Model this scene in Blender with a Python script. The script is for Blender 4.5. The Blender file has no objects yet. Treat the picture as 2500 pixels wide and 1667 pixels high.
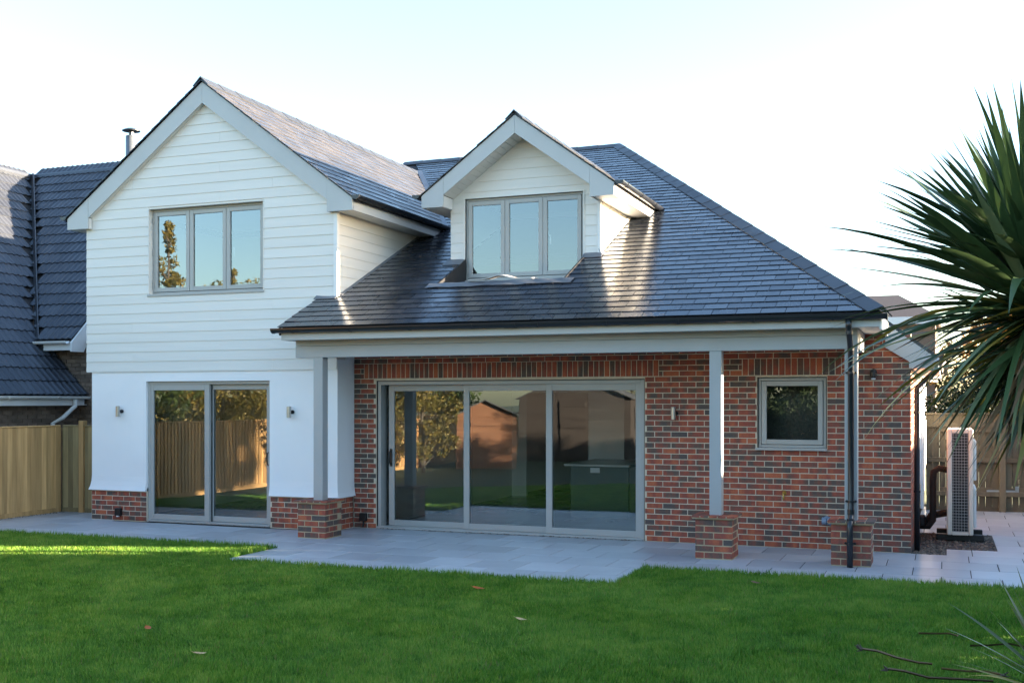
import bpy, math, random
import numpy as np
from mathutils import Vector, Matrix

R = math.radians
rnd = random.Random(7)
nrs = np.random.RandomState(11)
scene = bpy.context.scene
COL = scene.collection

# ------------------------------------------------------------------ camera, sky, sun, exposure
cam_d = bpy.data.cameras.new("camera")
cam = bpy.data.objects.new("camera", cam_d)
COL.objects.link(cam)
cam.location = (0.0, -14.66, 1.8974)
cam.rotation_euler = (math.pi / 2, 0, 0.3717)
cam_d.sensor_width = 36.0
cam_d.lens = 39.01
cam_d.shift_y = 0.0578
cam_d.clip_end = 3000
scene.camera = cam

SUN_EL, SUN_AZ = R(10.0), R(19.0)      # azimuth measured from +X towards +Y
sun_dir = Vector((math.cos(SUN_EL) * math.cos(SUN_AZ), math.cos(SUN_EL) * math.sin(SUN_AZ), math.sin(SUN_EL)))
world = bpy.data.worlds.new("World")
scene.world = world
world.use_nodes = True
wn, wl = world.node_tree.nodes, world.node_tree.links
wn.clear()
sky = wn.new("ShaderNodeTexSky")
sky.sky_type = 'NISHITA'
sky.sun_disc = False
sky.sun_elevation = SUN_EL
sky.sun_rotation = math.pi / 2 - SUN_AZ
sky.air_density = 1.0
sky.dust_density = 1.2
sky.ozone_density = 1.9
bg = wn.new("ShaderNodeBackground")
bg.inputs["Strength"].default_value = 0.09
wo = wn.new("ShaderNodeOutputWorld")
wl.new(sky.outputs[0], bg.inputs[0])
wl.new(bg.outputs[0], wo.inputs[0])

sun_d = bpy.data.lights.new("sun", 'SUN')
sun_d.energy = 5.0
sun_d.angle = R(0.5)
sun_d.color = (1.0, 0.80, 0.58)
sun = bpy.data.objects.new("sun", sun_d)
COL.objects.link(sun)
sun.rotation_euler = sun_dir.to_track_quat('Z', 'Y').to_euler()

scene.view_settings.view_transform = 'Standard'
scene.view_settings.look = 'None'
scene.view_settings.exposure = 3.25
scene.view_settings.gamma = 1.0
scene.view_settings.use_curve_mapping = False
scene.render.engine = 'CYCLES'
scene.cycles.max_bounces = 8
scene.cycles.transparent_max_bounces = 12


# ------------------------------------------------------------------ materials
def new_mat(name):
    m = bpy.data.materials.new(name)
    m.use_nodes = True
    nt = m.node_tree
    p = nt.nodes.get("Principled BSDF")
    return m, nt, p


def N(nt, t, **kw):
    n = nt.nodes.new(t)
    for k, v in kw.items():
        setattr(n, k, v)
    return n


def ramp(nt, fac, stops):
    r = N(nt, "ShaderNodeValToRGB")
    while len(r.color_ramp.elements) < len(stops):
        r.color_ramp.elements.new(0.5)
    for e, (pos, c) in zip(r.color_ramp.elements, stops):
        e.position = pos
        e.color = (*c, 1)
    nt.links.new(fac, r.inputs[0])
    return r.outputs[0]


def noise(nt, vec, scale, detail=4, rough=0.55, w=None):
    n = N(nt, "ShaderNodeTexNoise")
    n.inputs["Scale"].default_value = scale
    n.inputs["Detail"].default_value = detail
    n.inputs["Roughness"].default_value = rough
    if w is not None:
        n.noise_dimensions = '4D'
        nt.links.new(w, n.inputs["W"])
    if vec is not None:
        nt.links.new(vec, n.inputs["Vector"])
    return n.outputs["Fac"]


def mathn(nt, op, a, b=None, clamp=False):
    n = N(nt, "ShaderNodeMath", operation=op)
    n.use_clamp = clamp
    for i, v in enumerate((a, b)):
        if v is None:
            continue
        if isinstance(v, (int, float)):
            n.inputs[i].default_value = v
        else:
            nt.links.new(v, n.inputs[i])
    return n.outputs[0]


def piece_random(nt):
    """one random number for each piece, whether the piece is its own object or an island of a joined mesh"""
    oi = N(nt, "ShaderNodeObjectInfo")
    ge = N(nt, "ShaderNodeNewGeometry")
    s = mathn(nt, 'ADD', oi.outputs["Random"], ge.outputs["Random Per Island"])
    return mathn(nt, 'FRACT', s)


def bump(nt, p, height, strength, dist=0.01):
    b = N(nt, "ShaderNodeBump")
    b.inputs["Strength"].default_value = strength
    b.inputs["Distance"].default_value = dist
    nt.links.new(height, b.inputs["Height"])
    nt.links.new(b.outputs[0], p.inputs["Normal"])


def scaled(nt, vec, s):
    m = N(nt, "ShaderNodeMapping")
    m.inputs["Scale"].default_value = s
    nt.links.new(vec, m.inputs[0])
    return m.outputs[0]


def plain(name, c1, c2=None, rough=0.5, scale=3.0, bstr=0.1, bscale=60, stretch=None, metal=0.0, spec=0.5, per_piece=0.0, detail=5):
    m, nt, p = new_mat(name)
    tc = N(nt, "ShaderNodeTexCoord")
    vec = tc.outputs["Object"]
    if stretch:
        vec = scaled(nt, vec, stretch)
    c2 = c2 or tuple(x * 0.85 for x in c1)
    pr = piece_random(nt)
    w = mathn(nt, 'MULTIPLY', pr, 40.0)
    f = noise(nt, vec, scale, detail, 0.6, w)
    col = ramp(nt, f, [(0.32, c2), (0.68, c1)])
    if per_piece:
        hs = N(nt, "ShaderNodeHueSaturation")
        v = mathn(nt, 'MULTIPLY_ADD', pr, per_piece)
        v.node.inputs[2].default_value = 1.0 - per_piece / 2
        nt.links.new(v, hs.inputs["Value"])
        nt.links.new(col, hs.inputs["Color"])
        col = hs.outputs[0]
    nt.links.new(col, p.inputs["Base Color"])
    p.inputs["Roughness"].default_value = rough
    p.inputs["Metallic"].default_value = metal
    p.inputs["Specular IOR Level"].default_value = spec
    if bstr:
        h = noise(nt, vec, bscale, 3, 0.6, w)
        bump(nt, p, h, bstr, 0.004)
    return m


M = {}
# brick: blotched multi-stock, each brick with its own draw of red, orange and grey
m, nt, p = new_mat("brick")
tc = N(nt, "ShaderNodeTexCoord")
pr = piece_random(nt)
w = mathn(nt, 'MULTIPLY', pr, 60.0)
blot = noise(nt, scaled(nt, tc.outputs["Object"], (1, 1, 0.45)), 7.0, 2, 0.5, w)
mixv = mathn(nt, 'ADD', mathn(nt, 'MULTIPLY', blot, 1.9), mathn(nt, 'MULTIPLY_ADD', mathn(nt, 'FRACT', mathn(nt, 'MULTIPLY', pr, 7.31)), 0.55))
mixv.node.inputs[1].links[0].from_node.inputs[2].default_value = -0.665
base = ramp(nt, mixv, [(0.16, (0.092, 0.072, 0.064)), (0.35, (0.130, 0.080, 0.060)), (0.46, (0.200, 0.076, 0.052)),
                       (0.64, (0.295, 0.070, 0.043)), (0.95, (0.45, 0.120, 0.052))])
gr = noise(nt, tc.outputs["Object"], 55.0, 4, 0.65, w)
mx = N(nt, "ShaderNodeMixRGB", blend_type='MULTIPLY')
mx.inputs[0].default_value = 0.55
nt.links.new(base, mx.inputs[1])
nt.links.new(ramp(nt, gr, [(0.3, (0.55, 0.55, 0.58)), (0.62, (1, 1, 1)), (0.8, (1.35, 1.3, 1.25))]), mx.inputs[2])
nt.links.new(mx.outputs[0], p.inputs["Base Color"])
p.inputs["Roughness"].default_value = 0.8
bump(nt, p, gr, 0.5, 0.004)
M['brick'] = m
M['mortar'] = plain("mortar", (0.62, 0.53, 0.41), (0.50, 0.42, 0.31), 0.9, 9, 0.5, 140)
M['mortar_dark'] = plain("mortar_pier", (0.46, 0.36, 0.23), (0.34, 0.26, 0.16), 0.9, 9, 0.5, 140)
M['render'] = plain("render", (0.84, 0.84, 0.84), (0.80, 0.80, 0.805), 0.85, 1.2, 0.35, 220)
M['clad'] = plain("cladding", (0.725, 0.705, 0.66), (0.68, 0.66, 0.62), 0.55, 2.2, 0.16, 38, stretch=(0.35, 0.35, 6), per_piece=0.035)
M['trim'] = plain("trim_grey", (0.46, 0.475, 0.475), (0.43, 0.445, 0.445), 0.45, 2.5, 0.05, 90)
M['post'] = plain("post_grey", (0.38, 0.39, 0.39), (0.355, 0.365, 0.365), 0.5, 2.5, 0.06, 90)
M['frame'] = plain("frame_grey", (0.375, 0.375, 0.36), (0.35, 0.35, 0.335), 0.38, 3, 0.02, 120)
M['soffit'] = plain("soffit_white", (0.68, 0.68, 0.66), (0.63, 0.63, 0.61), 0.5, 2, 0.03, 90)
M['gutter'] = plain("gutter_anthracite", (0.020, 0.023, 0.028), (0.014, 0.016, 0.020), 0.28, 3, 0.04, 40)
M['black'] = plain("black_plastic", (0.012, 0.012, 0.013), (0.007, 0.007, 0.008), 0.4, 5, 0.03, 60)
M['lead'] = plain("lead", (0.19, 0.205, 0.23), (0.11, 0.12, 0.14), 0.45, 5, 0.25, 12, metal=0.3)
M['steel'] = plain("steel", (0.50, 0.50, 0.48), (0.42, 0.42, 0.40), 0.3, 6, 0.03, 90, metal=0.9)
M['brass'] = plain("brass", (0.55, 0.36, 0.10), (0.42, 0.27, 0.08), 0.3, 8, 0.02, 80, metal=0.9)
M['white_plastic'] = plain("white_plastic", (0.72, 0.72, 0.71), (0.66, 0.66, 0.65), 0.35, 4, 0.02, 60)
M['grey_pipe'] = plain("grey_pipe", (0.20, 0.26, 0.34), (0.16, 0.21, 0.28), 0.35, 5, 0.03, 60)
M['flue'] = plain("flue_metal", (0.16, 0.18, 0.20), (0.11, 0.125, 0.14), 0.4, 5, 0.05, 60, metal=0.4)
M['felt'] = plain("roof_core", (0.02, 0.02, 0.022), (0.013, 0.013, 0.015), 0.9, 6, 0.1, 60)
M['card'] = plain("board_pale", (0.46, 0.44, 0.42), (0.38, 0.36, 0.34), 0.8, 6, 0.2, 60)


def slate_mat(name, dark, light, rough0, rough1, tint=(1, 1, 1)):
    m, nt, p = new_mat(name)
    tc = N(nt, "ShaderNodeTexCoord")
    pr = piece_random(nt)
    w = mathn(nt, 'MULTIPLY', pr, 50.0)
    f = noise(nt, tc.outputs["Object"], 9.0, 5, 0.65, w)
    v = mathn(nt, 'ADD', mathn(nt, 'MULTIPLY', f, 0.6), mathn(nt, 'MULTIPLY', pr, 0.4))
    nt.links.new(ramp(nt, v, [(0.25, dark), (0.75, light)]), p.inputs["Base Color"])
    rr = N(nt, "ShaderNodeMapRange")
    rr.inputs[3].default_value = rough0
    rr.inputs[4].default_value = rough1
    nt.links.new(mathn(nt, 'FRACT', mathn(nt, 'ADD', mathn(nt, 'MULTIPLY', pr, 3.7), mathn(nt, 'MULTIPLY', f, 0.4))), rr.inputs[0])
    nt.links.new(rr.outputs[0], p.inputs["Roughness"])
    p.inputs["Specular IOR Level"].default_value = 0.6
    p.inputs["Specular Tint"].default_value = (*tint, 1)
    bump(nt, p, noise(nt, tc.outputs["Object"], 22.0, 5, 0.7, w), 0.16, 0.006)
    return m


M['slate'] = slate_mat("slate", (0.012, 0.014, 0.020), (0.038, 0.042, 0.052), 0.14, 0.30, (0.62, 0.80, 1.0))
M['slate_pale'] = slate_mat("slate_pale", (0.034, 0.033, 0.035), (0.072, 0.066, 0.064), 0.26, 0.44, (0.78, 0.89, 1.0))  # paler, rougher slates for the gable's right slope and the dormer
M['ridge'] = slate_mat("ridge_tile", (0.028, 0.032, 0.040), (0.040, 0.045, 0.055), 0.40, 0.5)
M['ntile'] = slate_mat("neighbour_tile", (0.030, 0.033, 0.041), (0.055, 0.060, 0.072), 0.40, 0.55, (0.70, 0.85, 1.0))
M['btile'] = slate_mat("brown_tile", (0.06, 0.042, 0.035), (0.10, 0.07, 0.055), 0.7, 0.85)

# glass: a clear pane with a mirror part that grows towards grazing angles
m, nt, p = new_mat("glass")
nt.nodes.remove(p)
out = nt.nodes["Material Output"]
tr = N(nt, "ShaderNodeBsdfTransparent")
tr.inputs[0].default_value = (0.93, 0.96, 0.945, 1)
gl = N(nt, "ShaderNodeBsdfGlossy")
gl.inputs["Roughness"].default_value = 0.0
gl.inputs[0].default_value = (0.84, 0.94, 1.0, 1)
fr = N(nt, "ShaderNodeFresnel")
fr.inputs["IOR"].default_value = 1.55
fac = mathn(nt, 'MULTIPLY_ADD', fr.outputs[0], 2.8, True)
fac.node.inputs[2].default_value = 0.045
tc = N(nt, "ShaderNodeTexCoord")
b = N(nt, "ShaderNodeBump")
b.inputs["Strength"].default_value = 0.045
b.inputs["Distance"].default_value = 0.02
nt.links.new(noise(nt, tc.outputs["Object"], 1.3, 1, 0.4), b.inputs["Height"])
nt.links.new(b.outputs[0], gl.inputs["Normal"])
mi = N(nt, "ShaderNodeMixShader")
nt.links.new(fac, mi.inputs[0])
nt.links.new(tr.outputs[0], mi.inputs[1])
nt.links.new(gl.outputs[0], mi.inputs[2])
nt.links.new(mi.outputs[0], out.inputs[0])
M['glass'] = m

M['slab'] = plain("paving", (0.42, 0.44, 0.465), (0.335, 0.35, 0.38), 0.36, 1.7, 0.14, 70, per_piece=0.30, detail=9)
M['bed'] = plain("paving_bed", (0.055, 0.052, 0.048), (0.03, 0.028, 0.026), 0.95, 12, 0.4, 90)
M['soil'] = plain("ground", (0.055, 0.075, 0.025), (0.035, 0.05, 0.018), 0.95, 0.6, 0.3, 30)
M['lawn'] = plain("lawn_base", (0.030, 0.055, 0.012), (0.018, 0.034, 0.008), 0.95, 1.4, 0.5, 50)
M['fence'] = plain("fence_timber", (0.68, 0.40, 0.16), (0.38, 0.21, 0.075), 0.8, 3.4, 0.6, 30, stretch=(3, 3, 0.22), per_piece=0.6)
M['fence_old'] = plain("fence_timber_old", (0.17, 0.14, 0.085), (0.10, 0.08, 0.048), 0.85, 2.2, 0.5, 30, stretch=(3, 3, 0.35), per_piece=0.3)
M['shed'] = plain("shed_timber", (0.24, 0.105, 0.048), (0.15, 0.06, 0.027), 0.7, 2.5, 0.4, 30, stretch=(0.4, 0.4, 3), per_piece=0.15)
M['shed_dark'] = plain("shed_dark", (0.055, 0.042, 0.034), (0.035, 0.026, 0.022), 0.8, 2.5, 0.4, 30, stretch=(0.4, 0.4, 3), per_piece=0.2)
M['gate'] = plain("gate_timber", (0.34, 0.25, 0.115), (0.20, 0.14, 0.06), 0.8, 2.6, 0.5, 30, stretch=(3, 3, 0.35), per_piece=0.5)
M['shed_felt'] = plain("shed_felt", (0.10, 0.10, 0.10), (0.06, 0.06, 0.06), 0.95, 6, 0.3, 80)
M['orange_felt'] = plain("orange_felt", (0.50, 0.10, 0.03), (0.40, 0.08, 0.03), 0.8, 4, 0.2, 60)
M['bark'] = plain("bark", (0.11, 0.085, 0.06), (0.055, 0.042, 0.03), 0.95, 6, 0.8, 40, stretch=(2, 2, 0.4))
M['wall_in'] = plain("plaster", (0.82, 0.82, 0.79), (0.78, 0.78, 0.75), 0.85, 1, 0.03, 90)
M['floor_in'] = plain("floor_tile", (0.26, 0.26, 0.255), (0.20, 0.20, 0.195), 0.25, 1.5, 0.02, 60)
M['green_unit'] = plain("kitchen_green", (0.030, 0.060, 0.052), (0.025, 0.050, 0.044), 0.45, 2, 0.02, 60)
M['dark_unit'] = plain("kitchen_dark", (0.022, 0.030, 0.030), (0.016, 0.022, 0.022), 0.4, 2, 0.02, 60)
M['worktop'] = plain("worktop", (0.62, 0.62, 0.60), (0.55, 0.55, 0.53), 0.25, 3, 0.02, 60)
M['nbrick'] = plain("neighbour_brick", (0.21, 0.155, 0.115), (0.12, 0.085, 0.065), 0.9, 5, 0.4, 60, per_piece=0.5)
M['white_paint'] = plain("white_paint", (0.76, 0.76, 0.75), (0.70, 0.70, 0.69), 0.4, 3, 0.03, 60)
M['gravel'] = plain("gravel", (0.20, 0.16, 0.12), (0.06, 0.05, 0.045), 0.85, 6, 0.3, 60, per_piece=0.9)
M['hp'] = plain("heat_pump_cream", (0.76, 0.69, 0.58), (0.72, 0.65, 0.55), 0.4, 2, 0.02, 60)
M['foam'] = plain("pipe_foam", (0.035, 0.026, 0.022), (0.02, 0.016, 0.014), 0.85, 9, 0.5, 60)


def leaf_mat(name, c1, c2, rough=0.5, trans=0.25, spec=0.4):
    m, nt, p = new_mat(name)
    out = nt.nodes["Material Output"]
    pr = piece_random(nt)
    tc = N(nt, "ShaderNodeTexCoord")
    f = noise(nt, tc.outputs["Object"], 1.6, 3, 0.6)
    v = mathn(nt, 'ADD', mathn(nt, 'MULTIPLY', pr, 0.6), mathn(nt, 'MULTIPLY', f, 0.4))
    col = ramp(nt, v, [(0.2, c2), (0.75, c1)])
    nt.links.new(col, p.inputs["Base Color"])
    p.inputs["Roughness"].default_value = rough
    p.inputs["Specular IOR Level"].default_value = spec
    t = N(nt, "ShaderNodeBsdfTranslucent")
    nt.links.new(col, t.inputs[0])
    mi = N(nt, "ShaderNodeMixShader")
    mi.inputs[0].default_value = trans
    nt.links.new(p.outputs[0], mi.inputs[1])
    nt.links.new(t.outputs[0], mi.inputs[2])
    nt.links.new(mi.outputs[0], out.inputs[0])
    return m


M['leaf_gold'] = leaf_mat("leaf_gold", (0.22, 0.15, 0.028), (0.08, 0.085, 0.018))
M['leaf_green'] = leaf_mat("leaf_green", (0.07, 0.10, 0.022), (0.025, 0.045, 0.012))
M['leaf_dark'] = leaf_mat("leaf_dark", (0.035, 0.055, 0.018), (0.012, 0.022, 0.008))
M['leaf_orange'] = leaf_mat("leaf_orange", (0.36, 0.17, 0.03), (0.18, 0.09, 0.02))
M['palm'] = leaf_mat("palm_leaf", (0.050, 0.092, 0.030), (0.022, 0.046, 0.018), 0.40, 0.10, 0.5)
M['palm_yellow'] = leaf_mat("palm_leaf_yellow", (0.36, 0.26, 0.045), (0.12, 0.13, 0.025), 0.42, 0.15, 0.5)
M['palm_dead'] = leaf_mat("palm_leaf_dead", (0.27, 0.18, 0.10), (0.11, 0.07, 0.04), 0.7, 0.05, 0.3)
M['palm_pale'] = leaf_mat("palm_leaf_pale", (0.17, 0.21, 0.10), (0.08, 0.115, 0.05), 0.45, 0.12, 0.4)
M['fallen'] = leaf_mat("fallen_orange", (0.45, 0.12, 0.025), (0.30, 0.07, 0.02), 0.6, 0.15)
M['fallen_pale'] = leaf_mat("fallen_pale", (0.55, 0.38, 0.20), (0.42, 0.27, 0.13), 0.6, 0.15)
M['fallen_brown'] = leaf_mat("fallen_brown", (0.20, 0.12, 0.06), (0.12, 0.07, 0.035), 0.7, 0.1)

m, nt, p = new_mat("grass")
at = N(nt, "ShaderNodeAttribute", attribute_name="tint")
nt.links.new(at.outputs["Color"], p.inputs["Base Color"])
p.inputs["Roughness"].default_value = 0.5
p.inputs["Specular IOR Level"].default_value = 0.25
t = N(nt, "ShaderNodeBsdfTranslucent")
nt.links.new(at.outputs["Color"], t.inputs[0])
mi = N(nt, "ShaderNodeMixShader")
mi.inputs[0].default_value = 0.3
nt.links.new(p.outputs[0], mi.inputs[1])
nt.links.new(t.outputs[0], mi.inputs[2])
nt.links.new(mi.outputs[0], nt.nodes["Material Output"].inputs[0])
M['grass'] = m


# ------------------------------------------------------------------ mesh helpers
class MB:
    def __init__(s):
        s.v, s.f = [], []

    def add(s, vs, fs):
        o = len(s.v)
        s.v += [tuple(a) for a in vs]
        s.f += [tuple(i + o for i in f) for f in fs]
        return s

    def box(s, x0, x1, y0, y1, z0, z1):
        x0, x1 = min(x0, x1), max(x0, x1)
        y0, y1 = min(y0, y1), max(y0, y1)
        z0, z1 = min(z0, z1), max(z0, z1)
        return s.add([(x0, y0, z0), (x1, y0, z0), (x1, y1, z0), (x0, y1, z0), (x0, y0, z1), (x1, y0, z1), (x1, y1, z1), (x0, y1, z1)],
                     [(0, 3, 2, 1), (4, 5, 6, 7), (0, 1, 5, 4), (1, 2, 6, 5), (2, 3, 7, 6), (3, 0, 4, 7)])

    def bbox(s, x0, x1, y0, y1, z0, z1, c=0.004):
        """box with chamfered long edges: good for boards, slabs, frames"""
        x0, x1 = min(x0, x1), max(x0, x1)
        y0, y1 = min(y0, y1), max(y0, y1)
        z0, z1 = min(z0, z1), max(z0, z1)
        c = min(c, (x1 - x0) * .3, (y1 - y0) * .3, (z1 - z0) * .3)
        vs, idx = [], {}
        for ix, X in ((0, x0), (1, x1)):
            for iy, Y in ((0, y0), (1, y1)):
                for iz, Z in ((0, z0), (1, z1)):
                    sx, sy, sz = (c if ix == 0 else -c), (c if iy == 0 else -c), (c if iz == 0 else -c)
                    for a, p in ((0, (X, Y + sy, Z + sz)), (1, (X + sx, Y, Z + sz)), (2, (X + sx, Y + sy, Z))):
                        idx[(ix, iy, iz, a)] = len(vs)
                        vs.append(p)
        I = lambda ix, iy, iz, a: idx[(ix, iy, iz, a)]
        fs = []
        for q in (0, 1):
            fx = [I(q, 0, 0, 0), I(q, 1, 0, 0), I(q, 1, 1, 0), I(q, 0, 1, 0)]
            fy = [I(0, q, 0, 1), I(1, q, 0, 1), I(1, q, 1, 1), I(0, q, 1, 1)]
            fz = [I(0, 0, q, 2), I(1, 0, q, 2), I(1, 1, q, 2), I(0, 1, q, 2)]
            fs += [fx if q else fx[::-1], fy[::-1] if q else fy, fz if q else fz[::-1]]
        for a in (0, 1):
            for b_ in (0, 1):
                e = [I(0, a, b_, 1), I(1, a, b_, 1), I(1, a, b_, 2), I(0, a, b_, 2)]
                fs.append(e if (a == 0) == (b_ == 1) else e[::-1])
                e = [I(a, 0, b_, 0), I(a, 1, b_, 0), I(a, 1, b_, 2), I(a, 0, b_, 2)]
                fs.append(e if (a == 1) == (b_ == 1) else e[::-1])
                e = [I(a, b_, 0, 0), I(a, b_, 1, 0), I(a, b_, 1, 1), I(a, b_, 0, 1)]
                fs.append(e[::-1] if (a == 0) == (b_ == 0) else e)
        for ix in (0, 1):
            for iy in (0, 1):
                for iz in (0, 1):
                    t = [I(ix, iy, iz, 0), I(ix, iy, iz, 1), I(ix, iy, iz, 2)]
                    fs.append(t if (ix + iy + iz) % 2 == 1 else t[::-1])
        return s.add(vs, fs)

    def prism(s, poly, axis, a, b):
        """poly of 2D points extruded along axis from a to b; 2D = (x,z) for Y, (y,z) for X, (x,y) for Z"""
        def P(p, t):
            return {'Y': (p[0], t, p[1]), 'X': (t, p[0], p[1]), 'Z': (p[0], p[1], t)}[axis]
        n = len(poly)
        vs = [P(p, a) for p in poly] + [P(p, b) for p in poly]
        fs = [tuple(range(n - 1, -1, -1)), tuple(range(n, 2 * n))] + [(i, (i + 1) % n, (i + 1) % n + n, i + n) for i in range(n)]
        return s.add(vs, fs)

    def slab(s, pts, thick):
        """polygon in space given a thickness along its downward normal"""
        p = [Vector(q) for q in pts]
        n = (p[1] - p[0]).cross(p[2] - p[0]).normalized()
        if n.z < 0:
            p = p[::-1]
            n = -n
        k = len(p)
        vs = p + [q - n * thick for q in p]
        fs = [tuple(range(k)), tuple(range(2 * k - 1, k - 1, -1))] + [(i, i + k, (i + 1) % k + k, (i + 1) % k) for i in range(k)]
        return s.add(vs, fs)

    def tube(s, pts, r, n=10, caps=True):
        pts = [Vector(p) for p in pts]
        rr = r if isinstance(r, (list, tuple)) else [r] * len(pts)
        rings = []
        a = None
        for i, p in enumerate(pts):
            d = (pts[min(i + 1, len(pts) - 1)] - pts[max(i - 1, 0)]).normalized()
            if a is None:
                a = d.cross(Vector((0, 0, 1)))
                if a.length < 1e-3:
                    a = d.cross(Vector((0, 1, 0)))
            a = a - d * a.dot(d)
            a.normalize()
            b_ = a.cross(d).normalized()
            rings.append([p + (a * math.cos(2 * math.pi * k / n) + b_ * math.sin(2 * math.pi * k / n)) * rr[i] for k in range(n)])
        o = len(s.v)
        s.v += [tuple(q) for g in rings for q in g]
        for i in range(len(pts) - 1):
            for k in range(n):
                s.f.append((o + i * n + k, o + i * n + (k + 1) % n, o + (i + 1) * n + (k + 1) % n, o + (i + 1) * n + k))
        if caps:
            s.f.append(tuple(o + k for k in range(n - 1, -1, -1)))
            s.f.append(tuple(o + (len(pts) - 1) * n + k for k in range(n)))
        return s

    def lathe(s, prof, cx, cy, z0=0, n=16):
        o = len(s.v)
        for r_, z in prof:
            for k in range(n):
                a = 2 * math.pi * k / n
                s.v.append((cx + r_ * math.cos(a), cy + r_ * math.sin(a), z0 + z))
        for i in range(len(prof) - 1):
            for k in range(n):
                s.f.append((o + i * n + k, o + i * n + (k + 1) % n, o + (i + 1) * n + (k + 1) % n, o + (i + 1) * n + k))
        s.f.append(tuple(o + k for k in range(n - 1, -1, -1)))
        s.f.append(tuple(o + (len(prof) - 1) * n + k for k in range(n)))
        return s

    def mesh(s, name, smooth=False):
        me = bpy.data.meshes.new(name)
        me.from_pydata(s.v, [], s.f)
        me.update()
        if smooth:
            me.polygons.foreach_set("use_smooth", [True] * len(me.polygons))
        return me


def link(o, parent=None, **props):
    COL.objects.link(o)
    if parent is not None:
        o.parent = parent
    for k, v in props.items():
        o[k] = v
    return o


def obj(name, geo, mat, parent=None, smooth=False, **props):
    me = geo if isinstance(geo, bpy.types.Mesh) else geo.mesh(name, smooth)
    o = bpy.data.objects.new(name, me)
    if mat is not None and not len(me.materials):
        me.materials.append(M[mat] if isinstance(mat, str) else mat)
    return link(o, parent, **props)


def thing(name, label, cat, loc=(0, 0, 0), group=None, kind=None):
    o = bpy.data.objects.new(name, None)
    o.empty_display_size = 0.2
    COL.objects.link(o)
    o["label"] = label
    o["category"] = cat
    if group:
        o["group"] = group
    if kind:
        o["kind"] = kind
    o.location = loc
    return o


def wall_boxes(mb, x0, x1, z0, z1, y0, y1, openings):
    """a wall facing -Y with rectangular openings (x0,x1,z0,z1), split into vertical strips"""
    xs = sorted({x0, x1, *[a for o in openings for a in o[:2] if x0 < a < x1]})
    for a, b_ in zip(xs, xs[1:]):
        ops = sorted([(max(o[2], z0), min(o[3], z1)) for o in openings if o[0] <= a + 1e-6 and o[1] >= b_ - 1e-6])
        z = z0
        for c, d in ops:
            if c > z:
                mb.box(a, b_, y0, y1, z, c)
            z = max(z, d)
        if z < z1:
            mb.box(a, b_, y0, y1, z, z1)
    return mb


def clip_poly(poly, planes):
    """Sutherland-Hodgman: planes (a,b,c) keep a*x+b*y<=c"""
    for a, b_, c in planes:
        out = []
        for i, p in enumerate(poly):
            q = poly[(i + 1) % len(poly)]
            dp, dq = a * p[0] + b_ * p[1] - c, a * q[0] + b_ * q[1] - c
            if dp <= 0:
                out.append(p)
            if (dp < 0 < dq) or (dq < 0 < dp):
                t = dp / (dp - dq)
                out.append((p[0] + (q[0] - p[0]) * t, p[1] + (q[1] - p[1]) * t))
        poly = out
        if len(poly) < 3:
            return []
    return poly


# ------------------------------------------------------------------ ground, lawn, patio
obj("ground", MB().add([(-400, -400, -0.06), (400, -400, -0.06), (400, 600, -0.06), (-400, 600, -0.06)], [(0, 1, 2, 3)]), 'soil', kind="structure")
obj("lawn", MB().add([(-14.1, -24, -0.012), (4.2, -24, -0.012), (4.2, -2.0, -0.012), (-14.1, -2.0, -0.012)], [(0, 1, 2, 3)]), 'lawn', kind="structure")

patio = obj("patio", MB().box(-14.1, 3.4, -2.38, 7.0, -0.05, -0.008).box(-8.05, -3.15, -3.58, -2.381, -0.05, -0.0085), 'bed', kind="structure")
S = 0.6
slab_meshes = {}


def slab_at(x0, x1, y0, y1):
    w_, d_ = round(x1 - x0, 3), round(y1 - y0, 3)
    k = (w_, d_)
    if k not in slab_meshes:
        slab_meshes[k] = MB().bbox(-w_ / 2 + .005, w_ / 2 - .005, -d_ / 2 + .005, d_ / 2 - .005, -0.03, 0.0, 0.0025).mesh("paving_slab")
        slab_meshes[k].materials.append(M['slab'])
    o = bpy.data.objects.new("paving_slab", slab_meshes[k])
    o.location = ((x0 + x1) / 2, (y0 + y1) / 2, rnd.uniform(-0.0012, 0.0012))
    o.rotation_euler = (rnd.uniform(-.0015, .0015), rnd.uniform(-.0015, .0015), rnd.uniform(-.001, .001))
    link(o, patio)


def slab_row(y0, y1, xa, xb, off, skip=None):
    x = xa
    j = math.floor((xa - off) / S) * S + off
    while j < xb - 1e-6:
        a, b_ = max(j, xa), min(j + S, xb)
        if b_ - a > 0.05 and not (skip and skip(a, b_, y0, y1)):
            slab_at(a, b_, y0, y1)
        j += S


for i in range(6):
    y1 = -i * S
    y0 = y1 - S
    off = 0.27 if i % 2 == 0 else -0.03
    if i < 4:
        slab_row(y0, y1, -14.1, 3.4, off, lambda a, b_, p, q: (a > -12.75 and b_ < -8.3 and p > -0.62))
    else:
        slab_row(y0, y1, -8.05, -3.15, off)
for i in range(11):                                   # side passage, right of the house
    y0 = i * S
    slab_row(y0, y0 + S, -0.38 if i >= 4 else 0.02 if i < 1 else 0.62, 3.4, 0.02 if i % 2 else 0.32)
# ground beside the left wall, up to the side gate
slab_row(0.0, 0.6, -14.1, -12.85, 0.27)

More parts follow.
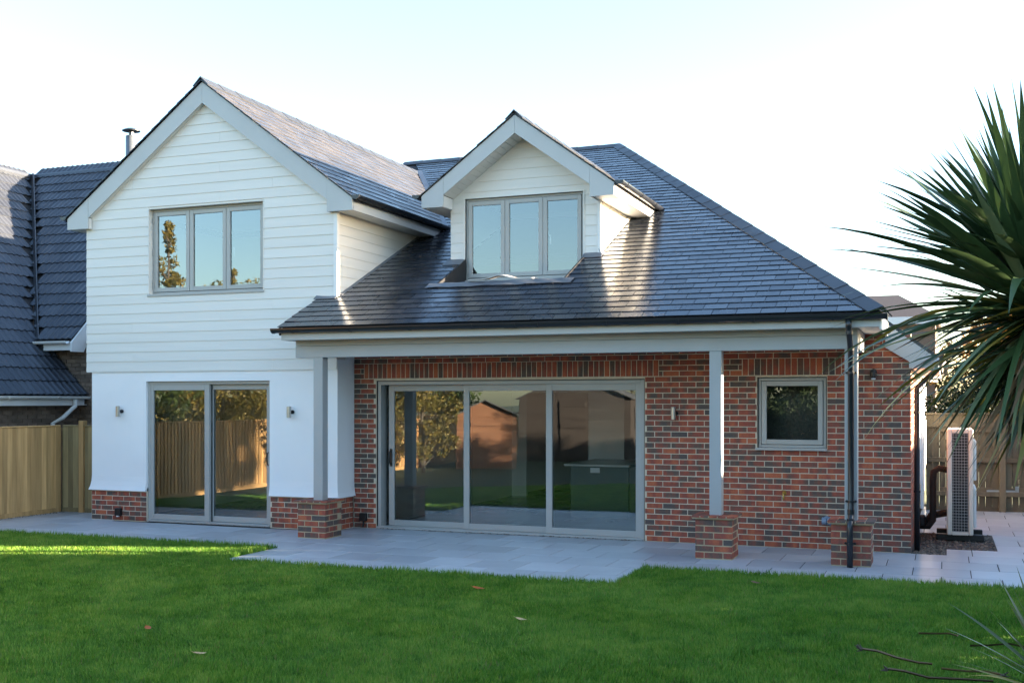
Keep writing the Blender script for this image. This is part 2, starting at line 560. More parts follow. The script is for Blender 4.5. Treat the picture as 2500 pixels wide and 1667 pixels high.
# gravel bed beside the wall
bed = MB()
for k in range(900):
    if k < 260:
        x, y = rnd.uniform(-0.36, 0.0), rnd.uniform(-0.02, 0.6)
    else:
        x, y = rnd.uniform(-0.36, 0.60), rnd.uniform(0.62, 2.4)
    s_ = rnd.uniform(0.010, 0.024)
    a = rnd.uniform(0, 3.1)
    vs = []
    for (u, v_, w_) in ((1, 0, 0), (0, 1, 0), (-1, 0, 0), (0, -1, 0), (0, 0, .7), (0, 0, -.7)):
        u2, v2 = u * rnd.uniform(.7, 1.2), v_ * rnd.uniform(.7, 1.2)
        vs.append((x + s_ * (u2 * math.cos(a) - v2 * math.sin(a)), y + s_ * (u2 * math.sin(a) + v2 * math.cos(a)), 0.0 + s_ * w_))
    bed.add(vs, [(0, 1, 4), (1, 2, 4), (2, 3, 4), (3, 0, 4), (1, 0, 5), (2, 1, 5), (3, 2, 5), (0, 3, 5)])
obj("gravel", bed, 'gravel', kind="stuff", label="dark wet gravel around the heat pump and drain pipe", category="gravel")
# gravel strip at the foot of the left fence and along the door thresholds
bed2 = MB()
for k in range(500):
    if k < 260:
        x, y = rnd.uniform(-14.1, -13.95), rnd.uniform(-4, 0.2)
    elif k < 400:
        x, y = rnd.uniform(-7.9, -3.8), rnd.uniform(-0.06, -0.02)
    else:
        x, y = rnd.uniform(-11.7, -9.4), rnd.uniform(-0.54, -0.50)
    s_ = rnd.uniform(0.008, 0.018)
    bed2.add([(x + s_, y, .004), (x, y + s_, .004), (x - s_, y, .004), (x, y - s_, .004), (x, y, .004 + s_ * .8)], [(0, 1, 4), (1, 2, 4), (2, 3, 4), (3, 0, 4)])
obj("gravel_strip", bed2, 'gravel', kind="stuff", label="thin line of pebbles along the fence foot and door thresholds", category="gravel")


# grass: one blade = one triangle, tinted by slow patches
def vnoise(x, y, s, seed):
    rs = np.random.RandomState(seed)
    g = rs.rand(128, 128)
    u, v_ = x * s + 40, y * s + 40
    i, j = np.floor(u).astype(int), np.floor(v_).astype(int)
    fu, fv = u - i, v_ - j
    fu, fv = fu * fu * (3 - 2 * fu), fv * fv * (3 - 2 * fv)
    i, j = i % 127, j % 127
    return (g[i, j] * (1 - fu) + g[i + 1, j] * fu) * (1 - fv) + (g[i, j + 1] * (1 - fu) + g[i + 1, j + 1] * fu) * fv


def make_grass(nb):
    x = nrs.uniform(-14.05, 2.6, nb * 3)
    y = nrs.uniform(-9.4, -2.0, nb * 3)
    edge = 0.03 * (vnoise(x, y, 3.0, 5) - .5)
    lim = np.where((x > -8.03) & (x < -3.17), -3.60, -2.40) + edge
    keep = y < lim
    # keep what the camera can see (with a margin), thinner far away
    th = 0.3717
    dx, dy = x - 0.0, y + 14.66
    dep = -np.sin(th) * dx + np.cos(th) * dy
    lat = (np.cos(th) * dx + np.sin(th) * dy) / dep
    keep &= (dep > 5.8) & (np.abs(lat) < 0.60) & (1.9 / dep < 0.35)
    keep &= nrs.rand(len(x)) < np.clip(9.5 / dep, 0.45, 1)
    x, y = x[keep][:nb], y[keep][:nb]
    n = len(x)
    p1, p2, p3 = vnoise(x, y, 0.9, 1), vnoise(x, y, 3.1, 2), vnoise(x, y, 8.5, 3)
    h = 0.018 + 0.012 * p2 + 0.014 * p3 + nrs.rand(n) * 0.020
    lim2 = np.where((x > -8.03) & (x < -3.17), -3.60, -2.40)
    gap = np.minimum(lim2 - y, np.where((y > -3.62), np.minimum(np.abs(x + 8.05), np.abs(x + 3.15)), 9))
    h = h * np.where(gap < .09, 1.0 + .75 * nrs.rand(n), 1.0)
    ang = nrs.rand(n) * 2 * np.pi
    lean = 0.022 * nrs.rand(n) + 0.012
    # whole tufts lie the same way
    fa = vnoise(x, y, 1.7, 8) * 9 + 4.5 * nrs.rand(n)
    w_ = 0.0036 + 0.0045 * nrs.rand(n)
    cx, cy = np.cos(ang) * w_, np.sin(ang) * w_
    V = np.zeros((n, 3, 3), np.float32)
    V[:, 0] = np.stack([x - cx, y - cy, np.full(n, -0.012)], 1)
    V[:, 1] = np.stack([x + cx, y + cy, np.full(n, -0.012)], 1)
    V[:, 2] = np.stack([x + np.cos(fa) * lean, y + np.sin(fa) * lean, h], 1)
    me = bpy.data.meshes.new("grass")
    me.vertices.add(3 * n)
    me.vertices.foreach_set("co", V.reshape(-1))
    me.loops.add(3 * n)
    me.loops.foreach_set("vertex_index", np.arange(3 * n, dtype=np.int32))
    me.polygons.add(n)
    me.polygons.foreach_set("loop_start", np.arange(0, 3 * n, 3, dtype=np.int32))
    me.update()
    p4 = vnoise(x, y, 0.35, 14)
    p5 = vnoise(x, y, 19.0, 15)
    t_ = np.clip(0.5 + 1.35 * (0.16 * p1 + 0.26 * p2 + 0.26 * p3 + 0.08 * p4 + .24 * p5 - .5) + nrs.normal(0, .20, n), 0, 1)
    a, b_, c = np.array([0.048, 0.135, 0.015]), np.array([0.122, 0.275, 0.028]), np.array([0.270, 0.360, 0.060])
    k = t_[:, None]
    colr = np.where(k < .55, a + (b_ - a) * k / .55, b_ + (c - b_) * (k - .55) / .45)
    colr = np.concatenate([np.repeat(colr[:, None], 3, 1), np.ones((n, 3, 1))], 2)
    dry = nrs.rand(n) < 0.02
    colr[dry, :, :3] = (0.22, 0.18, 0.07)
    at_ = me.attributes.new("tint", 'FLOAT_COLOR', 'POINT')
    at_.data.foreach_set("color", colr.reshape(-1).astype(np.float32))
    return me


obj("grass", make_grass(600000), 'grass', kind="stuff", label="short bright green lawn grass in front of the patio", category="grass")

# ------------------------------------------------------------------ THE HOUSE
house = thing("house", "house with white boarded gable, grey slate roof, dormer and brick veranda", "house", (-6, 0, 0))
HO = Vector((-6, 0, 0))


def hp(name, geo, mat, parent=None, smooth=False, **props):
    """a part of the house (geometry in world coordinates)"""
    o = obj(name, geo, mat, parent or house, smooth, **props)
    if parent is None:
        o.matrix_parent_inverse = Matrix.Translation(-HO)
    return o


XW0, XW1 = -8.27, -0.386
DOOR = (-7.885, -3.787, 0.0, 2.195)
WIN = (-2.28, -1.40, 1.27, 2.205)
# --- brick wall
core = wall_boxes(MB(), XW0, XW1 - .005, -0.05, 2.78, 0.005, 0.28, [DOOR, WIN])
core.box(XW1 - .28, XW1 - .005, 0.28, 5.0, -0.05, 2.35)
brick_wall = hp("brick_wall", core, 'mortar')

BRICK = {}


def brick_mesh(L, H, D=0.04):
    k = (round(L, 3), round(H, 3))
    if k not in BRICK:
        c = 0.004
        j = [rnd.uniform(0.0, 0.003) for _ in range(8)]
        l, h = L / 2, H / 2
        vs = [(-l, D, -h), (l, D, -h), (l, D, h), (-l, D, h), (-l, .004, -h), (l, .004, -h), (l, .004, h), (-l, .004, h),
              (-l + c + j[0], 0, -h + c + j[1]), (l - c - j[2], 0, -h + c + j[3]), (l - c - j[4], 0, h - c - j[5]), (-l + c + j[6], 0, h - c - j[7])]
        fs = [(8, 9, 10, 11), (4, 5, 9, 8), (5, 6, 10, 9), (6, 7, 11, 10), (7, 4, 8, 11), (0, 1, 5, 4), (1, 2, 6, 5), (2, 3, 7, 6), (3, 0, 4, 7)]
        BRICK[k] = (vs, fs)
    return BRICK[k]


bricks = []      # (centre, length, height, facing, group)


def brick_rows(x0, x1, z0, rows, rh, y, facing, tag_, holes=(), phase=0, L=0.225):
    for r_ in range(rows):
        za, zb = z0 + r_ * rh, z0 + (r_ + 1) * rh
        off = (0 if (r_ + phase) % 2 == 0 else L / 2)
        segs = [(x0, x1)]
        for h in holes:
            if zb > h[2] + .02 and za < h[3] - .02:
                ns = []
                for a, b_ in segs:
                    if h[1] <= a or h[0] >= b_:
                        ns.append((a, b_))
                    else:
                        if h[0] > a:
                            ns.append((a, h[0]))
                        if h[1] < b_:
                            ns.append((h[1], b_))
                segs = ns
        for a, b_ in segs:
            k = math.floor((a - x1 - off) / L)
            j = x1 + off + k * L
            while j < b_ - 1e-6:
                p, q = max(j, a), min(j + L, b_)
                ln = q - p - 0.010
                if ln > 0.03:
                    # snap to a few lengths so that meshes are shared
                    ln = 0.215 if ln > 0.21 else round(ln / 0.006) * 0.006
                    cz = (za + zb) / 2 + rnd.uniform(-.0012, .0012)
                    c = (p + q) / 2
                    pos = (c, y + rnd.uniform(-.0015, .0015), cz) if facing == 'F' else (y + rnd.uniform(-.0015, .0015), c, cz)
                    bricks.append((pos, ln, rh - 0.0105, facing, tag_))
                j += L


RH = 2.2235 / 30
SOLD = [(-8.09, -3.594, 2.2235, 2.4485), (-2.473, -1.22, 2.2235, 2.4485)]
brick_rows(XW0, XW1, 0.0, 37, RH, 0.0, 'F', 'wall', [DOOR, WIN] + SOLD)
for s_ in SOLD:
    n_ = round((s_[1] - s_[0]) / 0.0762)
    dx = (s_[1] - s_[0]) / n_
    for k in range(n_):
        bricks.append(((s_[0] + (k + .5) * dx, rnd.uniform(-.0015, .0015), (s_[2] + s_[3]) / 2), dx - 0.010, 0.213, 'F', 'wall'))
brick_rows(0.0, 4.95, 0.0, 30, RH, XW1, 'R', 'wall')
# plinth under the gable
YG = -0.48
hp("plinth", MB().box(-12.79, -11.70, YG + .005, -0.2, -0.05, 0.52), 'mortar')
hp("plinth", MB().prism([(-9.42, YG + .005), (XW0 - .005, YG + .005), (XW0 - .005, 0.0), (XW0 - .25, 0.0), (XW0 - .25, -.2), (-9.42, -.2)], 'Z', -0.05, 0.52), 'mortar')
brick_rows(-12.79, -11.70, 0.0, 6, 0.077, YG, 'F', 'plinth')
brick_rows(-9.42, XW0, 0.0, 6, 0.077, YG, 'F', 'plinth')
brick_rows(YG, 0.0, 0.0, 6, 0.077, XW0, 'R', 'plinth', phase=1)

# --- piers: real bonded courses, every brick its own object
PIERS = (-8.356, -2.798, -1.221)
YP = -1.405
pier_full = {}


def solid_brick(lx, ly, lz):
    k = (round(lx, 4), round(ly, 4), round(lz, 4))
    if k not in pier_full:
        me = MB().bbox(-lx / 2, lx / 2, -ly / 2, ly / 2, -lz / 2, lz / 2, 0.004).mesh("brick")
        me.materials.append(M['brick'])
        pier_full[k] = me
    return pier_full[k]


n_pier_bricks = 0
for px in PIERS:
    pc = Vector((px + .22, YP + .22, 0))
    pier = hp("pier", MB().box(px + .0035, px + .4365, YP + .0035, YP + .4365, -0.04, 0.478), 'mortar_dark')
    for c in range(6):
        zc = 0.012 + c * 0.0785 + 0.033
        lst = []
        A, B = 0.215, 0.1025
        if c % 2 == 1:
            for sy in (-1, 1):
                for sx in (-1, 1):
                    lst.append((sx * 0.1125, sy * (0.22 - B / 2), A, B))
            for sx in (-1, 1):
                lst.append((sx * (0.22 - B / 2), 0, B, A))
        else:
            for sx in (-1, 1):
                for sy in (-1, 1):
                    lst.append((sx * (0.22 - B / 2), sy * 0.1125, B, A))
            for sy in (-1, 1):
                lst.append((0, sy * (0.22 - B / 2), A, B))
        for (bx, by, lx, ly) in lst:
            if by > 0.12 and abs(bx) < 0.12:
                continue
            o = bpy.data.objects.new("brick", solid_brick(lx, ly, 0.066))
            o.location = (pc.x + bx + rnd.uniform(-.001, .001), pc.y + by + rnd.uniform(-.001, .001), zc)
            link(o, pier)
            n_pier_bricks += 1
    # cap of creasing bricks, overhanging
    obj("cap_bed", MB().bbox(px - .032, px + .472, YP - .032, YP + .472, 0.4835, 0.4955, .003), 'mortar_dark', pier)
    for k in range(5):
        for half in (0, 1):
            me = solid_brick(0.0965, 0.2575, 0.026)
            o = bpy.data.objects.new("cap_brick", me)
            o.location = (px - .042 + .0525 + k * 0.105, YP - .042 + .131 + half * .262, 0.509 + rnd.uniform(-.001, .001))
            link(o, pier)
    obj("cap_mortar", MB().box(px - .038, px + .478, YP - .038, YP + .478, 0.496, 0.516), 'mortar_dark', pier)

# --- choose which wall bricks become objects of their own: those that show largest
camp = Vector(cam.location)


def px_size(pos, L, H, facing):
    d = Vector(pos) - camp
    n = Vector((0, -1, 0)) if facing == 'F' else Vector((1, 0, 0))
    return L * H * max(0.0, -d.normalized().dot(n)) / d.length_squared


order = sorted(range(len(bricks)), key=lambda i: -px_size(*bricks[i][:4]))
hidden = lambda b: (b[3] == 'F' and b[4] == 'wall' and (b[0][2] > 2.5 or (-2.66 < b[0][0] < -2.4 and b[0][2] > .5)))
n_ind = max(0, 298 - n_pier_bricks)
chosen = set([i for i in order if not hidden(bricks[i])][:n_ind])
stuff = {}
ind_mesh = {}
for i, (pos, L, H, facing, tg) in enumerate(bricks):
    vs, fs = brick_mesh(L, H)
    if i in chosen:
        k = (round(L, 3), round(H, 3))
        if k not in ind_mesh:
            ind_mesh[k] = MB().add(vs, fs).mesh("brick")
            ind_mesh[k].materials.append(M['brick'])
        o = bpy.data.objects.new("brick", ind_mesh[k])
        o.location = pos
        if facing == 'R':
            o.rotation_euler = (0, 0, math.pi / 2)
        link(o, brick_wall)
    else:
        mb = stuff.setdefault('w', MB())
        if facing == 'F':
            mb.add([(pos[0] + a, pos[1] + b_, pos[2] + c) for a, b_, c in vs], fs)
        else:
            mb.add([(pos[0] - b_, pos[1] + a, pos[2] + c) for a, b_, c in vs], fs)
hp("brickwork", stuff['w'], 'brick', kind="stuff")

# --- render to the ground floor of the gable, with its bell-cast foot
LD = (-11.70, -9.42, 0.0, 2.2)
rw = wall_boxes(MB(), -12.77, XW0 + .012, 0.70, 2.5, YG - .012, -0.21, [LD])
prof = [(0, 0.70), (0, 0.70)]
steps = [(0.70, 0.0), (0.62, 0.004), (0.54, 0.014), (0.475, 0.030)]
for (a, b_) in ((-12.77, LD[0]), (LD[1], XW0 + .012)):
    for (z1, o1), (z0, o0) in zip(steps, steps[1:]):
        l1, l0 = (a - o1 * 1.6, a - o0 * 1.6) if a < -12.7 else (a, a)
        r1, r0 = (b_ + o1, b_ + o0) if b_ > -8.5 else (b_, b_)
        f1, f0 = YG - .012 - o1, YG - .012 - o0
        rw.add([(l0, f0, z0), (r0, f0, z0), (r1, f1, z1), (l1, f1, z1), (l0, -.21, z0), (r0, -.21, z0), (r1, -.21, z1), (l1, -.21, z1)],
               [(0, 1, 2, 3), (0, 4, 5, 1), (0, 3, 7, 4), (1, 5, 6, 2)])
# return facing the veranda
for (z1, o1), (z0, o0) in zip(steps, steps[1:]):
    x1_, x0_ = XW0 + .012 + o1, XW0 + .012 + o0
    rw.add([(x0_, -.21, z0), (x0_, -.001, z0), (x1_, -.001, z1), (x1_, -.21, z1), (XW0 - .1, -.21, z0), (XW0 - .1, -.001, z0)],
           [(0, 1, 2, 3), (0, 4, 5, 1)])
rw.box(XW0 - .25, XW0 + .012, -.21, -.001, 0.70, 2.78)
# left flank of the gable block, and its back
rw.box(-12.77, -12.52, -.21, 9.0, -0.05, 4.6)
hp("render_wall", rw, 'render')

# --- cladding boards
BP = 0.151
gab_c, gab_s = -10.56, 0.742
ZA = 6.44           # underside of the bargeboards at the apex
GW = (-11.64, -9.51, 3.555, 4.905)


def board(mb_pts_front, y_face, name, parent, axis='F', mat='clad'):
    pass


def clad_front(parent, xl, xr, z0, z1, yb, openings, top_fn, name="board"):
    """wedge-lapped boards on a wall facing -Y; top_fn(z) gives the half width limits (xl,xr) at height z"""
    n_ = int(math.ceil((z1 - z0) / BP))
    for k in range(n_):
        za = z0 + k * BP
        zb = min(za + BP + 0.018, z1 + .02)
        if zb - za < 0.02:
            continue
        zv = za + BP
        segs = [(xl, xr)]
        for o in openings:
            if zv > o[2] + .001 and za < o[3] - .001:
                ns = []
                for a, b_ in segs:
                    if o[1] <= a or o[0] >= b_:
                        ns.append((a, b_))
                        continue
                    if o[0] > a:
                        ns.append((a, o[0]))
                    if o[1] < b_:
                        ns.append((o[1], b_))
                # boards cut partly by the head or sill keep their strip above or below
                segs = ns
                if za < o[2] - .03:
                    mb = MB()
                    wedge(mb, o[0], o[1], za, o[2], yb, top_fn, part=(za, zb))
                    obj(name, mb, 'clad', parent)
                if zv > o[3] + .03:
                    mb = MB()
                    wedge(mb, o[0], o[1], o[3], zb, yb, top_fn, part=(za, zb))
                    obj(name, mb, 'clad', parent)
        cut = []
        for a, b_ in segs:
            xj = (a + b_) / 2 if False else (-9.36, -11.95, -10.3)[k % 3]
            if b_ - a > 2.6 and a + .3 < xj < b_ - .3:
                cut += [(a, xj - .0009), (xj + .0009, b_)]
            else:
                cut.append((a, b_))
        for a, b_ in cut:
            mb = MB()
            wedge(mb, a, b_, za, zb, yb, top_fn, part=(za, zb))
            if mb.v:
                obj(name, mb, 'clad', parent)


def wedge(mb, a, b_, za, zb, yb, top_fn, part):
    pa, pb = part
    la, ra = top_fn(za)
    lb, rb = top_fn(zb)
    x = [max(a, la), min(b_, ra), min(b_, rb), max(a, lb)]
    if x[1] - x[0] < 0.02:
        return
    if x[2] < x[3]:
        m_ = (x[2] + x[3]) / 2
        x[2] = x[3] = m_
    def yf(z):
        return yb - 0.004 - 0.0098 * (1 - (z - pa) / max(pb - pa, .01))
    mb.add([(x[0], yf(za), za), (x[1], yf(za), za), (x[2], yf(zb), zb), (x[3], yf(zb), zb),
            (x[0], yb + .002, za), (x[1], yb + .002, za), (x[2], yb + .002, zb), (x[3], yb + .002, zb)],
           [(0, 1, 2, 3), (0, 4, 5, 1), (0, 3, 7, 4), (1, 5, 6, 2), (3, 2, 6, 7), (4, 7, 6, 5)])


def gable_top(z):
    hw = max(0.0, (ZA + .03 - z) / gab_s) + .0
    return gab_c - hw, gab_c + hw


CL, CR = -12.865, -8.262
YC = -0.50
clad = MB()
# structural panel behind the boards, with the window opening
wall_boxes(clad, CL + .02, CR - .02, 2.37, 4.62, YC + .003, -0.215, [(GW[0], GW[1], GW[2], 9)])
for sgn in (-1, 1):
    e0 = GW[0] if sgn < 0 else GW[1]
    e1 = CL + .02 if sgn < 0 else CR - .02
    zt = lambda x: ZA + .05 - gab_s * abs(x - gab_c)
    pts = [(e1, 4.62), (e0, 4.62), (e0, zt(e0)), (e1, max(4.621, zt(e1)))]
    clad.prism(pts if sgn > 0 else pts, 'Y', YC + .003, -0.215)
clad.prism([(GW[0], GW[3]), (GW[1], GW[3]), (GW[1], ZA + .05 - gab_s * abs(GW[1] - gab_c)), (gab_c, ZA + .05), (GW[0], ZA + .05 - gab_s * abs(GW[0] - gab_c))],
           'Y', YC + .003, -0.215)
clad.box(-8.50, CR - .025, -0.215, 3.6, 2.8, 4.75)
cladding = hp("cladding", clad, 'clad')
clad_front(cladding, CL, CR, 2.365, 6.45, YC, [GW], gable_top)
obj("drip_edge", MB().box(CL + .005, CR - .005, YC - .012, YC + .002, 2.352, 2.364), 'white_paint', cladding)
obj("corner_trim", MB().bbox(CR - .045, CR + .016, YC - .022, YC + .05, 3.36, 4.66), 'white_paint', cladding)
# reveal of the gable window
rv = MB()
rv.box(GW[0], GW[0] + .012, YC - .016, -.36, GW[2], GW[3]).box(GW[1] - .012, GW[1], YC - .016, -.36, GW[2], GW[3])
rv.box(GW[0] + .012, GW[1] - .012, YC - .016, -.36, GW[3] - .012, GW[3])
obj("window_reveal", rv, 'clad', cladding)


def clad_side(parent, x, y0, y1, z_lo_fn, z_top, zbase):
    """boards on a wall facing +X; the lower edge is cut along the roof"""
    k = 0
    while True:
        za = zbase + k * BP
        if za > z_top - .01:
            break
        zb = min(za + BP + .018, z_top)
        k += 1
        # y where the roof passes za and zb
        poly = [(y0, za), (y1, za), (y1, zb), (y0, zb)]
        a_, b_ = z_lo_fn
        poly = clip_poly(poly, [(b_, -1, -a_)])       # z >= a + b*y
        if len(poly) < 3:
            continue
        xf = lambda z: x + 0.004 + 0.0098 * (1 - (z - za) / max(zb - za, .01))
        n_ = len(poly)
        mb = MB()
        vs = [(xf(z), y, z) for y, z in poly] + [(x - .002, y, z) for y, z in poly]
        fs = [tuple(range(n_)), tuple(range(2 * n_ - 1, n_ - 1, -1))] + [(i, i + n_, (i + 1) % n_ + n_, (i + 1) % n_) for i in range(n_)]
        mb.add(vs, fs)
        obj("board", mb, 'clad', parent)


MZ, MS = 2.90, 0.463                                   # front slope: z = MZ + MS*(y + 1.58)
main_z = lambda y: MZ + MS * (y + 1.58)
clad_side(cladding, CR - .008, YC + .05, 2.6, (main_z(0) + .02, MS), 4.645, 2.365)

# --- bargeboards, fascias and soffits of the gable
def barge(name, c, hw_out, hw_in, z_ap, z_out, z_bot, z_apb, y0, y1):
    for sgn in (-1, 1):
        P = [(c, z_ap), (c + sgn * hw_out, z_out), (c + sgn * hw_out, z_bot), (c + sgn * hw_in, z_bot), (c + sgn * hw_in, z_out), (c, z_apb)]
        mb = MB()
        cut = c + sgn * (hw_in + .02)
        # split into the raking board and the eaves box, as built
        zt = lambda x: z_ap + (z_out - z_ap) * abs(x - c) / hw_out
        zu = lambda x: z_apb + (z_out - z_apb) * abs(x - c) / hw_in
        xi = c + sgn * (hw_in - .002)
        mb.prism([(c + sgn * .0015, z_ap), (xi, zt(xi)), (xi, zu(xi)), (c + sgn * .0015, z_apb)][::(-1 if sgn > 0 else 1)], 'Y', y0, y1)
        hp(name, mb, 'trim')
        mb = MB()
        xo = c + sgn * hw_out
        xi2 = c + sgn * (hw_in + .001)
        mb.prism([(xi2, zt(xi2)), (xo, z_out), (xo, z_bot), (xi2, z_bot)][::(-1 if sgn > 0 else 1)], 'Y', y0 - .003, y1)
        hp("barge_foot", mb, 'trim')


barge("bargeboard", gab_c, 2.61, 2.19, 6.755, 4.82, 4.645, ZA, -0.60, -0.572)
sf = MB()
for sgn in (-1, 1):                                     # narrow raking soffit and the inner face of the eaves box
    a, b_ = (gab_c, ZA + .004), (gab_c + sgn * 2.19, 4.824)
    sf.prism([a, b_, (b_[0], b_[1] + .02), (a[0], a[1] + .02)][::(-1 if sgn > 0 else 1)], 'Y', -0.572, YC + .002)
    sf.box(gab_c + sgn * 2.19, gab_c + sgn * 2.205, -0.572, YC - .02, 4.647, 4.815)
hp("soffit", sf, 'soffit')
# horizontal eaves soffits and fascias (right one in view, left one behind the barge foot)
hp("soffit", MB().box(-8.262, -7.965, -0.57, 2.5, 4.648, 4.662), 'soffit')
hp("fascia", MB().box(-7.965, -7.945, -0.57, 2.55, 4.645, 4.83), 'trim')
hp("soffit", MB().box(-13.16, -12.77, -0.57, 7, 4.648, 4.662), 'soffit')
hp("fascia", MB().box(-13.175, -13.155, -0.57, 7, 4.645, 4.83), 'trim')


# --- gutters
def gutter_mesh(p0, p1, r=0.056, t=0.004):
    p0, p1 = Vector(p0), Vector(p1)
    d = (p1 - p0).normalized()
    side = Vector((0, 0, 1)).cross(d).normalized()
    prof = []
    K = 10
    for k in range(K + 1):
        a = math.pi + math.pi * k / K
        prof.append((r * math.cos(a), r * math.sin(a)))
    for k in range(K, -1, -1):
        a = math.pi + math.pi * k / K
        prof.append(((r - t) * math.cos(a), (r - t) * math.sin(a)))
    mb = MB()
    n_ = len(prof)
    vs = [p0 + side * a + Vector((0, 0, b_)) for a, b_ in prof] + [p1 + side * a + Vector((0, 0, b_)) for a, b_ in prof]
    fs = [(i, (i + 1) % n_, (i + 1) % n_ + n_, i + n_) for i in range(n_)]
    fs += [tuple(range(n_ - 1, -1, -1)), tuple(range(n_, 2 * n_))]
    mb.add(vs, fs)
    return mb


def gutter(p0, p1, n_br, caps=(True, True), r=0.056):
    g = hp("gutter", gutter_mesh(p0, p1, r), 'gutter', smooth=False)
    p0, p1 = Vector(p0), Vector(p1)
    d = (p1 - p0).normalized()
    for k in range(n_br):
        c = p0 + (p1 - p0) * ((k + .35) / n_br)
        obj("bracket", gutter_mesh(c - d * .016, c + d * .016, r + .0055, .009), 'gutter', g)
    for q, e, s_ in ((p0, caps[0], -1), (p1, caps[1], 1)):
        if e:
            mb = gutter_mesh(q - d * .012, q + d * .012, r + .007, r * .98)
            obj("end_cap", mb, 'gutter', g)
    return g


gut = gutter((-8.60, -1.632, 2.885), (-0.60, -1.632, 2.868), 9, (True, True), 0.062)
obj("union_joint", gutter_mesh((-5.18, -1.632, 2.878), (-5.02, -1.632, 2.878), .068, .008), 'gutter', gut)
gutter((-7.885, -0.62, 4.855), (-7.885, 2.62, 4.85), 5)
gutter((-13.235, -0.62, 4.855), (-13.235, 6.9, 4.85), 6)

# --- veranda: fascia, beam, posts, ceiling
hp("fascia", MB().bbox(-8.50, -0.672, -1.57, -1.548, 2.728, 2.875, .002), 'trim')
hp("fascia", MB().box(-8.515, -8.495, -1.57, -0.52, 2.729, 2.90), 'trim')
hp("fascia", MB().box(-0.68, -0.655, -1.566, 0.02, 2.70, 2.872), 'white_paint')
hp("soffit", MB().box(-8.49, -0.682, -1.547, -1.306, 2.735, 2.75).box(-0.93, -0.682, -1.3055, 0.0, 2.735, 2.749), 'soffit')
beam = hp("beam", MB().bbox(-8.455, -0.932, -1.305, -1.155, 2.497, 2.655, .003).box(-8.452, -0.935, -1.301, -1.159, 2.6585, 2.734), 'post')
# side beam from the corner post back to the wall
hp("beam", MB().bbox(-1.075, -0.934, -1.154, -0.003, 2.498, 2.734, .003), 'post')
hp("ceiling", MB().box(-8.25, -1.08, -1.154, -0.002, 2.60, 2.62), 'soffit')
for x0_, x1_ in ((-8.169, -8.024), (-2.648, -2.503), (-1.078, -0.935)):
    hp("post", MB().bbox(x0_, x1_, -1.30, -1.155, 0.517, 2.4965, .004), 'post')

# --- main roof body
ridge_y, hipx = 7.70, -6.31
rz = main_z(ridge_y)
roof_core = MB()
EX0, EX1, EY = -8.57, -0.66, -1.58
dn = -0.012
q = lambda x, y: (x, y, main_z(y) + dn)
roof_core.slab([q(EX0, EY), q(EX1, EY), q(-1.264, -.586), q(EX0, -.586)], .10)
hx_ = lambda y: EX1 + (hipx - EX1) * (y - EY) / (ridge_y - EY)
roof_core.slab([q(-8.25, -.586), q(-1.265, -.586), q(hx_(-.21), -.21), q(-8.25, -.21)], .10)
roof_core.slab([q(-8.25, -.209), q(-6.80, -.209), q(-6.80, .95), q(-8.25, .95)], .10)
roof_core.slab([q(-4.88, -.209), q(hx_(-.209), -.209), q(hx_(.95), .95), q(-4.88, .95)], .10)
roof_core.slab([q(-8.25, .951), q(hx_(.951), .951), q(hipx, ridge_y), q(-11.4, ridge_y), q(-10.7, 6.95), q(-8.25, 2.8)], .10)
roof = hp("roof", roof_core, 'felt')
# hip side and back slopes (seen at grazing angle or not at all)
hs = 0.7605
hz = lambda x: MZ + hs * (EX1 - x)
side = MB()
side.slab([(EX1, EY, hz(EX1)), (EX1, 0.0, hz(EX1)), (hipx, 0.0, hz(hipx)), (hipx, ridge_y, hz(hipx))][:2] + [(-1.62, 0.0, hz(-1.62))], .05)
side.slab([(-1.62, 0.0, hz(-1.62)), (-0.05, 0.0, hz(-0.05)), (-0.05, 13.3, hz(-0.05)), (hipx, 13.3 - 5.6, hz(hipx)), (hipx, ridge_y, hz(hipx))], .05)
hp("side_slope", side, 'slate')
hp("back_slope", MB().slab([(-0.05, 13.3, 2.5), (hipx, ridge_y, rz), (-13.2, ridge_y, rz), (-13.2, 13.3, 2.5)], .08), 'slate')
# lower eaves box beside the brick corner
hp("barge_foot", MB().prism([(-.69, 2.56), (-.41, 2.385), (-.41, 2.30), (-.085, 2.30), (-.085, 2.42), (-.20, 2.50), (-.655, 2.845), (-.69, 2.845)], 'Y', -.045, -.015), 'trim')
hp("soffit", MB().box(-.38, -.087, -.014, 11, 2.302, 2.315), 'soffit')
hp("fascia", MB().box(-.087, -.065, -.014, 11, 2.30, 2.45), 'white_paint')
gutter((-.005, 0.0, 2.45), (-.005, 9.0, 2.45), 6)


# --- slates
def roof_frame(o, u, v):
    u, v = Vector(u).normalized(), Vector(v).normalized()
    n = u.cross(v).normalized()
    return Vector(o), u, v, n


def slate_solid(mb, poly, s0, slen, fr, lift=0.011, th=0.008):
    O, u, v, n = fr
    top, bot = [], []
    for (a, s_) in poly:
        t = (s_ - s0) / slen
        hgt = lift * (1 - t)
        b_ = O + u * a + v * s_ + n * hgt
        bot.append(b_)
        top.append(b_ + n * th)
    k = len(poly)
    mb.add(top + bot, [tuple(range(k)), tuple(range(2 * k - 1, k - 1, -1))] + [(i, i + k, (i + 1) % k + k, (i + 1) % k) for i in range(k)])


